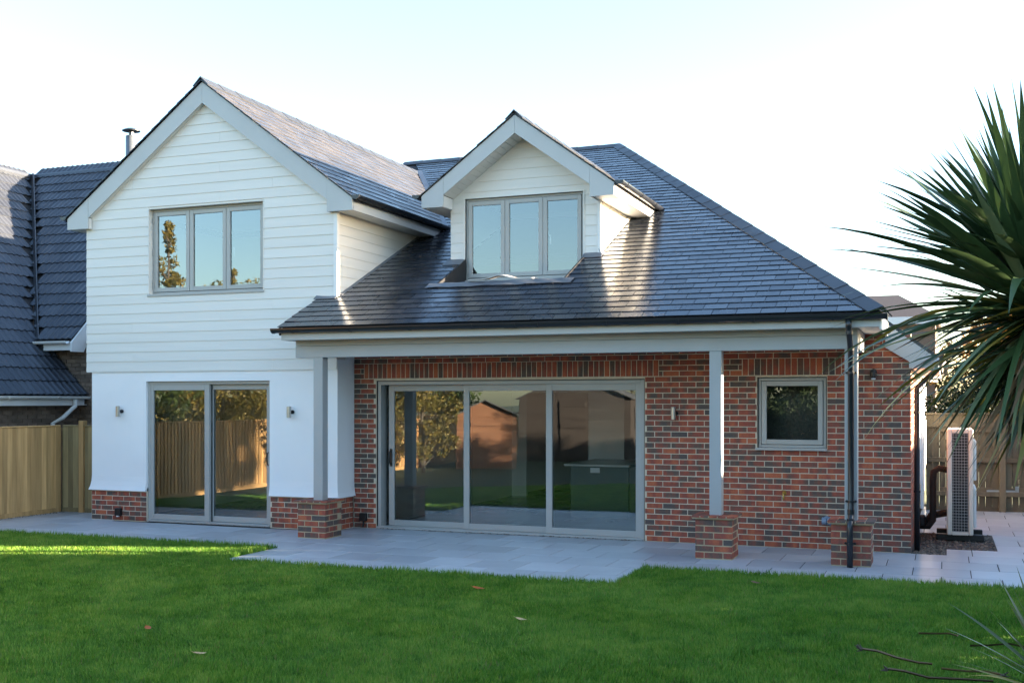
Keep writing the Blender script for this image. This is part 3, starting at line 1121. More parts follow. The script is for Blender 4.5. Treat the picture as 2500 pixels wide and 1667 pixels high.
def slating(parent, fr, s_max, gauge, width, clip_fn, stuff_name, individual=0, skip=None, seed=1, long=1.32, mat='slate', extra=None):
    """courses of slates on a plane; whole slates of the lowest courses become objects, cut ones and the rest one mesh"""
    rs = random.Random(seed)
    O, u, v, n = fr
    stuff_ = MB()
    cnt = 0
    share = None
    rows = int(math.ceil(s_max / gauge))
    rot = Matrix((u, v, n)).transposed().to_euler()
    for r_ in range(rows):
        s0 = r_ * gauge
        slen = gauge * long
        a0, a1, planes = clip_fn(s0)
        off = (r_ % 2) * width / 2 + rs.uniform(-.01, .01)
        k0 = math.floor((a0 - off) / width) - 1
        k1 = math.ceil((a1 - off) / width) + 1
        for k in range(k0, k1):
            a = off + k * width + .0032
            b_ = off + (k + 1) * width - .0032
            j = rs.uniform(-.004, .004)
            poly = [(a, s0 + j), (b_, s0 + j + rs.uniform(-.002, .002)), (b_, s0 + slen), (a, s0 + slen)]
            if skip and skip((a + b_) / 2, s0 + gauge / 2):
                continue
            cp = clip_poly(poly, planes + (extra((a + b_) / 2, s0) if extra else []))
            if len(cp) < 3:
                continue
            area = abs(sum(cp[i][0] * cp[(i + 1) % len(cp)][1] - cp[(i + 1) % len(cp)][0] * cp[i][1] for i in range(len(cp)))) / 2
            if area < 0.002:
                continue
            whole = area > 0.985 * (b_ - a) * slen
            if whole and cnt < individual:
                if share is None:
                    share = []
                    for q_ in range(6):
                        m_ = MB()
                        slate_solid(m_, [(-(width - .0064) / 2, rs.uniform(-.003, .002)), ((width - .0064) / 2, rs.uniform(-.003, .002)), ((width - .0064) / 2, slen), (-(width - .0064) / 2, slen)],
                                    0, slen, (Vector((0, 0, 0)), Vector((1, 0, 0)), Vector((0, 1, 0)), Vector((0, 0, 1))))
                        me = m_.mesh("slate")
                        me.materials.append(M['slate'])
                        share.append(me)
                o = bpy.data.objects.new("slate", rs.choice(share))
                o.location = O + u * ((a + b_) / 2) + v * (s0 + j)
                o.rotation_euler = rot
                o.rotation_euler.rotate_axis('X', rs.uniform(-.004, .004))
                o.rotation_euler.rotate_axis('Y', rs.uniform(-.004, .004))
                link(o, parent)
                cnt += 1
            else:
                # a little unevenness: tip each slate
                lift = 0.011 + rs.uniform(-.0015, .003)
                slate_solid(stuff_, cp, s0, slen, fr, lift)
    obj(stuff_name, stuff_, mat, parent, kind="stuff")
    return cnt


ms = math.hypot(1, MS)
fr_main = roof_frame((0, EY, MZ), (1, 0, 0), (0, 1, MS))
# dormer dimensions
DC, DS = -5.85, 0.725
DRZ = 6.10


def main_clip(s_):
    y = EY + (s_ + .1) / ms
    hipk = (hipx - EX1) / ((ridge_y - EY) * ms)            # dx per metre of slope
    planes = [(1, -hipk, EX1 - .02)]                        # x - hipk*s <= EX1
    if y < -0.56:
        xl = EX0
        planes.append((-1, 0, -xl))
    elif y < 2.55:
        xl = -8.24
        planes.append((-1, 0, -xl))
    else:
        k = -(2.65 / 4.35) / ms
        # valley line x = -7.95 + k*(s - s(2.6))
        sv = (2.6 - EY) * ms
        planes.append((-1, k, 7.93 + k * sv))
        xl = -7.95 + k * (s_ - sv) - .5
    planes.append((0, 1, (ridge_y - EY) * ms))
    return xl, EX1 + hipk * s_ + .3, planes


def main_extra(a, s_):
    """slates are cut along the sides and the front of the lead-lined well below the dormer window"""
    y0_, y1_ = EY + s_ / ms, EY + (s_ + .26) / ms
    if y1_ < -0.20 or y0_ > 0.9:
        return []
    if a < -6.80 - .15 or a > -4.87 + .15:
        return []
    if y0_ < -0.20 and -6.80 < a < -4.87:
        return [(0, 1, (-0.20 - EY) * ms)]
    return [(1, 0, -6.815)] if a < DC else [(-1, 0, 4.865)]


def main_skip(a, s_):
    y = EY + s_ / ms
    d = abs(a - DC)
    if d < 1.10 and y > 0.8:
        zr_ = DRZ - DS * d
        return main_z(y) < zr_ - .25
    return False


slating(roof, fr_main, (ridge_y - EY) * ms, 0.198, 0.285, main_clip, "upper_slates", 298, main_skip, 3, extra=main_extra)

# gable right slope
gh = math.hypot(1, gab_s)
GE = gab_c + 2.665
gz = lambda x: 6.772 - gab_s * abs(x - gab_c)
fr_g = roof_frame((GE, 0, gz(GE)), (0, 1, 0), (-1, 0, gab_s))


def gable_clip(s_):
    x = GE - s_ / gh
    yv = 2.63 + (-7.93 - x) * (4.35 / 2.65)
    # y <= yv(x): valley in plane coords: a - m*s <= c
    m_ = (4.35 / 2.65) / gh
    return -0.64, yv + .4, [(-1, 0, 0.635), (1, -m_, 2.63 + (-7.93 - GE) * (4.35 / 2.65) + .02), (0, 1, 2.665 * gh)]


gable_roof = hp("gable_roof", MB().slab([(GE - .01, -.59, gz(GE) - .014), (GE - .01, 2.6, gz(GE) - .014), (gab_c, 7.1, gz(gab_c) - .014), (gab_c, -.59, gz(gab_c) - .014)], .012)
                .slab([(2 * gab_c - GE, -.59, gz(GE) - .014), (gab_c, -.59, gz(gab_c) - .014), (gab_c, 9, gz(gab_c) - .014), (2 * gab_c - GE, 9, gz(GE) - .014)], .012), 'felt')
slating(gable_roof, fr_g, 2.665 * gh, 0.198, 0.285, gable_clip, "slates", 0, None, 5, mat='slate_pale')
fr_gl = roof_frame((2 * gab_c - GE, 0, gz(GE)), (0, -1, 0), (1, 0, gab_s))
slating(gable_roof, fr_gl, 2.665 * gh, 0.198, 0.285, lambda s_: (-8, 0.64, [(1, 0, 0.635), (-1, 0, 8), (0, 1, 2.665 * gh)]), "slates", 0, None, 6)


# --- ridge and hip tiles
def ridge_line(parent, p0, p1, n1, n2, name, L=0.45, wing=0.155, th=0.014, rise=0.03):
    p0, p1 = Vector(p0), Vector(p1)
    d = (p1 - p0).normalized()
    n1, n2 = Vector(n1).normalized(), Vector(n2).normalized()
    def down(n):
        w_ = d.cross(n).normalized()
        return w_ if w_.z < 0 else -w_
    w1, w2 = down(n1), down(n2)
    up = (n1 + n2).normalized()
    ln = (p1 - p0).length
    k = max(1, round(ln / L))
    L = ln / k
    mb = MB()
    prof = [w1 * wing + n1 * .010, up * (.010 + rise), w2 * wing + n2 * .010, w2 * wing + n2 * (.010 + th), up * (.010 + rise + th * 1.4), w1 * wing + n1 * (.010 + th)]
    a, b_ = Vector((0, 0, 0)), d * (L + .012)
    lo = up * .006
    vs = [a + p + lo for p in prof] + [b_ + p for p in prof]
    fs = [(i, (i + 1) % 6, (i + 1) % 6 + 6, i + 6) for i in range(6)] + [(0, 5, 4, 1), (1, 4, 3, 2), (6, 7, 10, 11), (7, 8, 9, 10)]
    mb.add(vs, fs)
    me = mb.mesh(name)
    me.materials.append(M['ridge'])
    for i in range(k):
        o = bpy.data.objects.new(name, me)
        o.location = p0 + d * (L * i) + up * rnd.uniform(-.002, .002)
        link(o, parent)


nF = (0, -MS, 1)
nH = (hs, 0, 1)
ridge_line(roof, (EX1, EY, MZ), (hipx, ridge_y, rz), nF, nH, "hip_tile")
ridge_line(roof, (hipx, ridge_y, rz), (-11.3, ridge_y, rz), nF, (0, 0.8, 1), "ridge_tile")
ridge_line(gable_roof, (gab_c, -.645, 6.772), (gab_c, 6.95, 6.772), (gab_s, 0, 1), (-gab_s, 0, 1), "ridge_tile")
# --- lead: valley, steps, well under the dormer
hp("valley", MB().slab([(-7.98, 2.55, main_z(2.55) + .022), (-7.90, 2.62, main_z(2.62) + .024), (-10.5, 6.92, main_z(6.92) + .03), (-10.62, 6.92, main_z(6.92) + .03)], .006), 'lead')
hp("flashing", MB().slab([(-8.60, -.60, main_z(-.60) + .03), (-8.24, -.60, main_z(-.60) + .03), (-8.24, -.40, main_z(-.40) + .035), (-8.60, -.505, main_z(-.505) + .05)], .006)
   .slab([(-8.255, -.45, main_z(-.45) + .03), (-8.20, -.45, main_z(-.45) + .022), (-8.20, 2.5, main_z(2.5) + .022), (-8.255, 2.5, main_z(2.5) + .03)], .006), 'lead')

# --- the dormer
DY, DFL, DFR = 0.83, -7.04, -4.665
DB = 0.45
DW = (-6.80, -4.915, 3.72, 4.958)
dorm = MB()
d_t = lambda x: 5.83 - 0.725 * abs(x - DC)
wall_boxes(dorm, DFL + .02, DFR - .02, 3.45, 4.80, DY + .004, DY + .12, [(DW[0], DW[1], DW[2], 9)])
for sgn in (-1, 1):
    e0 = DW[0] if sgn < 0 else DW[1]
    e1 = DFL + .02 if sgn < 0 else DFR - .02
    dorm.prism([(e1, 4.80), (e0, 4.80), (e0, d_t(e0)), (e1, d_t(e1))], 'Y', DY + .004, DY + .12)
dorm.prism([(DW[0], DW[3]), (DW[1], DW[3]), (DW[1], d_t(DW[1])), (DC, d_t(DC)), (DW[0], d_t(DW[0]))], 'Y', DY + .004, DY + .12)
dorm.prism([(DY + .12, 3.5), (3.6, 3.5), (3.6, 4.98), (DY + .12, 4.98)], 'X', DFR - .16, DFR - .02)
dorm.prism([(DY + .12, 3.5), (3.6, 3.5), (3.6, 4.98), (DY + .12, 4.98)], 'X', DFL + .02, DFL + .16)
dormer = hp("dormer", dorm, 'clad')
zb0 = 4.0
clad_front(dormer, DFL, DFR, zb0, 5.80, DY, [(DW[0] - .001, DW[1] + .001, DW[2], DW[3])], lambda z: (DC - max(0, (5.84 - z) / .725), DC + max(0, (5.84 - z) / .725)))
clad_side(dormer, DFR - .002, DY + .03, 3.2, (main_z(0) + .03, MS), 4.80, zb0 - 0.151)
obj("corner_trim", MB().bbox(DFR - .03, DFR + .017, DY - .024, DY + .03, 4.0, 4.80), 'white_paint', dormer)
obj("window_reveal", MB().box(DW[0] - .035, DW[0], DY - .022, DY + .08, DW[2], DW[3] + .012).box(DW[1], DW[1] + .02, DY - .022, DY + .08, DW[2] + .1, DW[3] + .012)
    .box(DW[0], DW[1], DY - .022, DY + .08, DW[3], DW[3] + .012), 'clad', dormer)
barge("bargeboard", DC, 1.505, 1.145, 6.07, 4.98, 4.80, 5.805, DB, DB + .028)
# raking soffit of narrow boards, with an end box
for sgn in (-1, 1):
    par = hp("soffit", MB().box(DC + sgn * 1.150, DC + sgn * 1.165, DB + .029, DY - .024, 4.803, 4.97), 'soffit')
    K = 14
    L_ = 1.145 / K
    for k in range(K):
        x0_, x1_ = DC + sgn * (k * L_ + .004), DC + sgn * ((k + 1) * L_ - .004)
        z0_, z1_ = 5.809 - .729 * abs(x0_ - DC), 5.809 - .729 * abs(x1_ - DC)
        mb = MB().prism([(x0_, z0_), (x1_, z1_), (x1_, z1_ + .012), (x0_, z0_ + .012)][::(-1 if sgn > 0 else 1)], 'Y', DB + .029, DY - .001)
        obj("soffit_plank", mb, 'soffit', par)
    xo = DC + sgn * 1.495
    hp("soffit", MB().box(DC + sgn * 1.19, xo, DB + .02, 2.75, 4.803, 4.817), 'soffit')
    hp("fascia", MB().box(xo, xo + sgn * .02, DB + .02, 2.8, 4.802, 4.985), 'white_paint' if sgn > 0 else 'trim')
    gutter((DC + sgn * 1.59, DB - .02, 5.0), (DC + sgn * 1.59, 2.92, 4.995), 3)
de = 1.545
dz_ = lambda x: DRZ - .02 - DS * abs(x - DC)
droof = MB()
for sgn in (-1, 1):
    xe = DC + sgn * (de - .01)
    ye = (dz_(xe) - MZ) / MS - 1.58
    yr = (dz_(DC) - MZ) / MS - 1.58
    pts = [(xe, DB + .01, dz_(xe) - .014), (xe, ye + .1, dz_(xe) - .014), (DC, yr + .1, dz_(DC) - .014), (DC, DB + .01, dz_(DC) - .014)]
    droof.slab(pts, .012)
dormer_roof = hp("dormer_roof", droof, 'felt')
dh = math.hypot(1, DS)
for sgn in (-1, 1):
    xe = DC + sgn * de
    fr_d = roof_frame((xe, 0, dz_(xe)), (0, sgn, 0), (-sgn, 0, DS))
    ye = (dz_(xe) - MZ) / MS - 1.58
    kk = (DS / dh) / MS                                   # dy per metre of slope
    if sgn > 0:
        fn = lambda s_: (DB - .03, ye + kk * s_ + .3, [(-1, 0, -(DB - .028)), (1, -kk, ye + .02), (0, 1, de * dh)])
    else:
        fn = lambda s_: (-(ye + kk * s_) - .3, -(DB - .03), [(1, 0, -(DB - .028)), (-1, -kk, ye + .02), (0, 1, de * dh)])
    slating(dormer_roof, fr_d, de * dh, 0.198, 0.285, fn, "slates", 0, None, 9 + sgn, mat='slate_pale')
ridge_line(dormer_roof, (DC, DB - .035, DRZ - .02), (DC, (DRZ - MZ) / MS - 1.58, DRZ - .02), (DS, 0, 1), (-DS, 0, 1), "ridge_tile")
for sgn in (-1, 1):
    xe = DC + sgn * de
    ye = (dz_(xe) - MZ) / MS - 1.58
    yr = (DRZ - MZ) / MS - 1.58
    hp("valley", MB().slab([(xe - sgn * .0, ye - .05, main_z(ye) + .025), (xe + sgn * .07, ye + .05, main_z(ye + .05) + .024), (DC + sgn * .06, yr, main_z(yr) + .03), (DC, yr - .06, main_z(yr - .06) + .03)], .006), 'lead')
# soakers up the cheek foot
ck = hp("flashing", MB().slab([(DFR - .01, .80, main_z(.80) + .10), (DFR + .018, .80, main_z(.80) + .03), (DFR + .018, 2.6, main_z(2.6) + .03), (DFR - .01, 2.6, main_z(2.6) + .10)], .004), 'lead')
for k in range(7):
    y0_ = .80 + k * .26
    obj("soaker", MB().prism([(y0_, main_z(y0_) + .03), (y0_ + .27, main_z(y0_ + .27) + .03), (y0_ + .27, main_z(y0_ + .27) + .085), (y0_, main_z(y0_) + .10)], 'X', DFR + .018, DFR + .026), 'white_paint', ck)
# the lead-lined well in front of the dormer window, upstands each side
wl_ = MB()
wl_.slab([(-6.79, -.21, main_z(-.21) + .006), (-4.88, -.21, main_z(-.21) + .006), (-4.88, .83, 3.60), (-6.79, .83, 3.60)], .02)
hp("lead_well", wl_, 'lead')
for xs_, sg in ((-6.80, 1), (-4.88, -1)):
    hp("well_cheek", MB().prism([(-.20, main_z(-.20) - .01), (.83, 3.585), (.83, main_z(.83) + .028), (-.20, main_z(-.20) + .028)], 'X', xs_ - .012, xs_ + .012), 'felt')
# rumpled lead apron lapping over the slates
ap = MB()
nx, ny = 40, 5
rs = random.Random(4)
for j in range(ny):
    for i in range(nx):
        x = -6.93 + (2.20) * i / (nx - 1)
        t = j / (ny - 1)
        y = -.33 + .17 * t + (0.012 * math.sin(i * .45)) * (1 - t)
        z = main_z(y) + .028 + abs(.006 * math.sin(i * .5 + j * .6))
        ap.v.append((x, y, z))
for j in range(ny - 1):
    for i in range(nx - 1):
        a = j * nx + i
        ap.f.append((a, a + 1, a + nx + 1, a + nx))
hp("lead_apron", ap, 'lead', smooth=True)
hp("flashing", MB().slab([(-7.10, .62, main_z(.62) + .03), (-6.80, .62, main_z(.62) + .03), (-6.80, .84, main_z(.84) + .045), (-7.10, .84, main_z(.84) + .045)], .006), 'lead')
hp("flashing", MB().slab([(-4.90, .66, main_z(.66) + .03), (-4.60, .66, main_z(.66) + .03), (-4.60, .84, main_z(.84) + .045), (-4.90, .84, main_z(.84) + .045)], .006), 'lead')


# --- windows and sliding doors (frames facing -Y)
def ring(mb, x0, x1, z0, z1, w_, y0, y1, wb=None, c=.003):
    wb = wb or w_
    mb.bbox(x0, x0 + w_, y0, y1, z0, z1, c).bbox(x1 - w_, x1, y0, y1, z0, z1, c)
    mb.bbox(x0 + w_, x1 - w_, y0 + .001, y1, z0, z0 + wb, c).bbox(x0 + w_, x1 - w_, y0 + .001, y1, z1 - w_, z1, c)
    return mb


def pane(parent, x0, x1, z0, z1, y):
    obj("pane", MB().add([(x0, y, z0), (x1, y, z0), (x1, y, z1), (x0, y, z1)], [(0, 1, 2, 3)]), 'glass', parent)
    # black spacer bar of the sealed unit
    s_ = .012
    mb = MB()
    mb.box(x0, x0 + s_, y + .004, y + .014, z0, z1).box(x1 - s_, x1, y + .004, y + .014, z0, z1).box(x0 + s_, x1 - s_, y + .004, y + .014, z0, z0 + s_).box(x0 + s_, x1 - s_, y + .004, y + .014, z1 - s_, z1)
    obj("spacer_bar", mb, 'black', parent)


def casement(x0, x1, z0, z1, y, n_, handle_at, sill=True, fw=.035, sw=.062):
    w_ = hp("window", ring(MB(), x0, x1, z0, z1, fw, y, y + .07), 'frame')
    wi = (x1 - x0 - 2 * fw) / n_
    for k in range(n_):
        a, b_ = x0 + fw + k * wi + .006, x0 + fw + (k + 1) * wi - .006
        obj("sash", ring(MB(), a, b_, z0 + fw + .006, z1 - fw - .006, sw, y - .012, y + .05), 'frame', w_)
        if k:
            obj("mullion", MB().box(a - .0115, a - .0005, y - .002, y + .06, z0 + fw, z1 - fw), 'frame', w_)
        pane(w_, a + sw - .004, b_ - sw + .004, z0 + fw + sw + .002, z1 - fw - sw - .002, y + .012)
        if k in handle_at:
            hx = a + sw * (1.6 if handle_at[k] > 0 else .4)
            hx = a + sw + .03
            zc = (z0 + z1) / 2 - .02
            obj("window_handle", MB().bbox(hx - .008, hx + .008, y + .05, y + .062, zc - .10, zc + .02).bbox(hx - .022, hx + .006, y + .05, y + .07, zc + .02, zc + .045), 'white_plastic', w_)
    for k in range(3):
        zz = z0 + (z1 - z0) * (.12 + .38 * k)
        obj("hinge", MB().tube([(x0 + fw - .004, y - .016, zz - .05), (x0 + fw - .004, y - .016, zz + .05)], .007, 6), 'frame', w_)
    if sill:
        obj("sill", MB().bbox(x0 - .03, x1 + .015, y - .10, y + .02, z0 - .035, z0 - .002), 'frame', w_)
    return w_


casement(GW[0] + .012, GW[1] - .012, GW[2] + .005, GW[3] - .014, -0.425, 3, {2: 1})
casement(DW[0], DW[1], DW[2], DW[3], DY + .03, 3, {2: 1}, sill=False)
obj("sill", MB().bbox(DW[0] - .03, DW[1] + .0, DY - .05, DY + .04, DW[2] - .03, DW[2] - .002), 'frame', dormer)
casement(WIN[0] + .012, WIN[1] - .012, WIN[2] + .02, WIN[3] - .012, 0.045, 1, {})
hp("mastic", MB().box(WIN[0], WIN[0] + .011, .02, .1, WIN[2], WIN[3]).box(WIN[1] - .011, WIN[1], .02, .1, WIN[2], WIN[3])
   .box(DOOR[0], DOOR[0] + .012, .02, .1, 0, DOOR[3]).box(DOOR[1] - .012, DOOR[1], .02, .1, 0, DOOR[3]).box(DOOR[0] + .012, DOOR[1] - .012, .02, .1, DOOR[3] - .012, DOOR[3]), 'black')

# big three-panel sliding door: tracks step inwards from right to left
sd = hp("sliding_door", MB(), None)
sd.data = ring(MB(), DOOR[0] + .013, DOOR[1] - .013, 0.006, DOOR[3] - .013, .05, 0.03, 0.21, wb=.028).mesh("sliding_door")
sd.data.materials.append(M['frame'])
obj("threshold", MB().bbox(DOOR[0] + .01, DOOR[1] - .01, -.012, .029, .004, .034, .003), 'frame', sd)
for (a, b_, y) in ((-7.75, -6.41, 0.145), (-6.505, -5.125, 0.09), (-5.217, -3.80 - .03, 0.036)):
    obj("sash", ring(MB(), a, b_, 0.036, DOOR[3] - .064, .09, y, y + .05, wb=.085), 'frame', sd)
    pane(sd, a + .086, b_ - .086, 0.118, DOOR[3] - .15, y + .02)
obj("track", MB().box(DOOR[0] + .064, -5.22, .031, .034, .034, .040).box(DOOR[0] + .064, -6.5, .085, .089, .034, .040), 'frame', sd)
obj("door_handle", MB().bbox(-7.728, -7.690, .128, .144, .92, 1.18, .006).tube([(-7.708, .138, .95), (-7.708, .085, .97), (-7.708, .075, 1.05), (-7.708, .085, 1.13), (-7.708, .138, 1.15)], .011, 8), 'black', sd)
obj("door_handle", MB().tube([(-7.655, .215, .95), (-7.655, .26, .97), (-7.655, .265, 1.05), (-7.655, .26, 1.13), (-7.655, .215, 1.15)], .010, 8), 'black', sd)
# small two-panel sliding door in the gable
s2 = hp("sliding_door", MB(), None)
s2.data = ring(MB(), LD[0] + .004, LD[1] - .004, 0.006, LD[3] - .004, .045, YG + .035, YG + .19, wb=.026).mesh("sliding_door")
s2.data.materials.append(M['frame'])
obj("threshold", MB().bbox(LD[0] + .01, LD[1] - .01, YG - .005, YG + .034, .004, .032, .003), 'frame', s2)
obj("sash", ring(MB(), LD[0] + .012, -10.545, 0.036, LD[3] - .05, .09, YG + .041, YG + .092, wb=.085), 'frame', s2)
pane(s2, LD[0] + .098, -10.631, .118, LD[3] - .136, YG + .062)
obj("sash", ring(MB(), -10.60, LD[1] - .05, 0.036, LD[3] - .05, .08, YG + .105, YG + .156, wb=.085), 'frame', s2)
pane(s2, -10.524, LD[1] - .126, .118, LD[3] - .136, YG + .125)
obj("seal_strip", MB().box(-10.544, -10.53, YG + .095, YG + .103, .04, LD[3] - .06), 'black', s2)
obj("door_handle", MB().tube([(LD[1] - .09, YG + .104, .92), (LD[1] - .09, YG + .06, .94), (LD[1] - .09, YG + .055, 1.02), (LD[1] - .09, YG + .06, 1.10), (LD[1] - .09, YG + .104, 1.12)], .010, 8), 'black', s2)

# --- downpipes
dp = hp("downpipe", MB().tube([(-1.008, -1.632, 2.81), (-1.008, -1.632, 2.74), (-1.008, -1.60, 2.70), (-1.006, -1.40, 2.52), (-1.004, -1.352, 2.47), (-1.004, -1.352, .60),
                               (-1.004, -1.37, .56), (-1.004, -1.475, .50), (-1.004, -1.49, .45), (-1.004, -1.49, .004)], .034, 14), 'gutter', smooth=True)
for zc in (2.68, 2.50, .62, .52):
    y = {2.68: -1.59, 2.50: -1.375, .62: -1.352, .52: -1.44}[zc]
    obj("socket", MB().lathe([(.039, -.03), (.039, .03)], -1.004, y, zc, 14), 'gutter', dp)
for zc in (2.22, .74, .27):
    y = -1.352 if zc > .6 else -1.49
    obj("clip", MB().lathe([(.041, -.014), (.041, .014)], -1.004, y, zc, 14).box(-1.065, -.943, y + .036, y + .046, zc - .012, zc + .012)
        .lathe([(.010, -.008), (.010, .008)], -1.060, y + .03, zc, 8).lathe([(.010, -.008), (.010, .008)], -.948, y + .03, zc, 8), 'gutter', dp)
dp2 = hp("downpipe", MB().tube([(-.005, .30, 2.40), (-.10, .30, 2.28), (-.27, .30, 2.12), (-.325, .30, 2.05), (-.325, .30, -.02)], .034, 12), 'gutter', smooth=True)
for zc in (1.75, .75):
    obj("clip", MB().lathe([(.042, -.014), (.042, .014)], -.325, .30, zc, 12), 'gutter', dp2)
dp3 = hp("downpipe", MB().tube([(-13.235, .2, 4.80), (-13.235, .2, 4.66), (-13.10, .2, 4.50), (-12.83, .2, 4.40), (-12.83, .2, 0)], .034, 10), 'gutter', smooth=True)

# --- side wall beyond the brick return: render with white door and frames
hp("side_wall", MB().box(XW1 - .25, XW1 + .004, 5.0, 11.5, .5, 2.32).box(XW1 - .25, XW1 - .02, 5.0, 11.5, -.05, .5), 'render')
hp("side_door", MB().bbox(XW1 + .005, XW1 + .05, 5.6, 6.6, .05, 2.1), 'white_paint')

# --- interior
hp("interior_wall", MB().box(-6.45, -1.0, 6.0, 6.1, 0, 2.45).box(-8.05, -6.45, 6.0, 6.1, 2.05, 2.45).box(-8.05, -7.75, 6.0, 6.1, 0, 2.05).box(-8.15, -8.05, 6.1, 11.5, 0, 2.45).box(-5.5, -5.4, 6.1, 11.5, 0, 2.45).box(-8.05, -5.5, 11.4, 11.5, 0, 2.45).box(-8.15, -8.05, .285, 6.1, 0, 2.45).box(-.95, -.85, .285, 6.1, 0, 2.45)
   .box(-6.02, -5.35, 4.6, 5.999, 0, 2.44)
   .box(-12.5, -8.5, 4.0, 4.1, 0, 2.45).box(-8.6, -8.5, -.2, 4.0, 0, 2.45).box(-12.515, -12.45, -.2, 4.0, 0, 2.45), 'wall_in')
hp("interior_ceiling", MB().box(-8.15, -.85, .285, 11.5, 2.452, 2.55).box(-12.51, -8.5, -.2, 4.1, 2.452, 2.55), 'wall_in')
hp("interior_floor", MB().box(-8.15, -.85, .20, 11.5, -.04, .004).box(-12.51, -8.5, -.28, 4.1, -.04, .004), 'floor_in')
hp("dark_backing", MB().box(-2.75, -.96, .62, .68, .02, 2.44).box(-2.81, -2.751, .29, .68, .02, 2.44).box(-.96, -.951, .29, .61, .02, 2.44), 'dark_unit')  # dark panels added behind the brick window to darken the view inside
hp("skirting", MB().box(-6.44, -1.0, 5.975, 5.998, .006, .14).box(-6.03, -5.34, 4.575, 4.598, .006, .14), 'white_paint')
hp("room_back", MB().box(-12.5, -8.5, 2.6, 2.7, 2.9, 4.9).box(-12.5, -8.5, -.2, 2.7, 2.82, 2.9).box(-12.5, -12.45, -.2, 2.6, 2.9, 4.9).box(-8.55, -8.5, -.2, 2.6, 2.9, 4.9).box(-12.5, -8.5, -.2, 2.7, 5.02, 5.1)
   .box(-6.88, -4.83, 2.9, 3.0, 3.4, 5.2).box(-6.88, -4.83, .96, 3.0, 3.40, 3.5).box(-6.88, -4.83, .96, 3.0, 5.05, 5.12), 'wall_in')

# ------------------------------------------------------------------ kitchen seen through the glass
ki = thing("kitchen_island", "dark green kitchen island with pale worktop behind the glass door", "island", (-5.2, 2.9, .004))
def at_origin(o, c):
    o.matrix_parent_inverse = Matrix.Translation(-Vector(c))
    return o
kc = (-5.2, 2.9, .004)
at_origin(obj("cabinet", MB().bbox(-5.70, -4.72, 2.60, 4.2, .004, .83), 'green_unit', ki), kc)
at_origin(obj("worktop", MB().bbox(-5.80, -4.70, 2.55, 4.3, .835, .865), 'worktop', ki), kc)
at_origin(obj("socket_plate", MB().bbox(-5.36, -5.20, 2.588, 2.599, .73, .81), 'white_plastic', ki), kc)
at_origin(obj("drawer_front", MB().bbox(-4.715, -4.30, 2.62, 3.2, .1, .83), 'dark_unit', ki), kc)
for zc in (.30, .62):
    at_origin(obj("knob", MB().lathe([(.012, 0), (.016, .02)], -4.58, 2.605, zc, 8), 'steel', ki), kc)
tc_ = thing("tall_cupboard", "dark tall kitchen cupboards and worktop run against the back wall", "cupboard", (-4.0, 5.6, .004))
kc = (-4.0, 5.6, .004)
at_origin(obj("upper_unit", MB().bbox(-5.33, -3.4, 5.5, 5.97, 1.45, 2.3), 'dark_unit', tc_), kc)
at_origin(obj("base_unit", MB().bbox(-5.33, -2.2, 5.4, 5.97, .01, .86), 'dark_unit', tc_), kc)
at_origin(obj("worktop", MB().bbox(-5.33, -2.2, 5.37, 5.97, .865, .90), 'worktop', tc_), kc)
at_origin(obj("shelf", MB().bbox(-5.33, -3.4, 5.55, 5.97, 1.20, 1.23), 'worktop', tc_), kc)
cm = thing("coffee_machine", "black coffee machine standing on the kitchen worktop", "coffee machine", (-3.2, 5.6, .9))
at_origin(obj("body", MB().bbox(-3.38, -3.05, 5.45, 5.85, .90, .96).bbox(-3.38, -3.05, 5.68, 5.85, .96, 1.28).bbox(-3.38, -3.05, 5.42, 5.85, 1.28, 1.40), 'black', cm), (-3.2, 5.6, .9))
at_origin(obj("drip_plate", MB().bbox(-3.33, -3.10, 5.44, 5.66, .962, .972), 'steel', cm), (-3.2, 5.6, .9))

# ------------------------------------------------------------------ fittings on the walls
def wall_light(x, y, z, label):
    t = thing("wall_light", label, "wall light", (x, y, z), "steel up and down wall lights")
    obj("tube", MB().lathe([(.030, -.083), (.033, -.080), (.033, .080), (.030, .083)], 0, -.075, 0, 16), 'steel', t)
    obj("lens", MB().lathe([(.024, -.0845), (.024, .0845)], 0, -.075, 0, 12), 'white_plastic', t)
    obj("wall_plate", MB().tube([(0.022, -.001, 0), (0.022, -.022, 0)], .029, 14).tube([(.035, -.022, 0), (.0, -.06, 0)], .012, 8), 'black', t)


wall_light(-12.187, YG - .013, 1.73, "steel tube wall light on white render left of the small glass door")
wall_light(-9.035, YG - .013, 1.73, "steel tube wall light on white render right of the small glass door")
wall_light(-3.372, 0.0, 1.73, "steel tube wall light on the brick wall beside the big glass door")


def low_light(x, y, z, label, cable):
    t = thing("outdoor_socket", label, "outdoor socket", (x, y, z), "small black boxes low on the brickwork")
    obj("box", MB().bbox(-.055, .055, -.06, -.001, -.06, .06, .006), 'black', t)
    if cable:
        obj("cable", MB().tube([(0.0, -.03, -.06), (.005, -.03, -.10), (-.005, -.035, -.15)], .014, 8), 'black', t)
    else:
        obj("lens", MB().bbox(-.01, .03, -.07, -.035, -.075, -.058, .004), 'white_plastic', t)


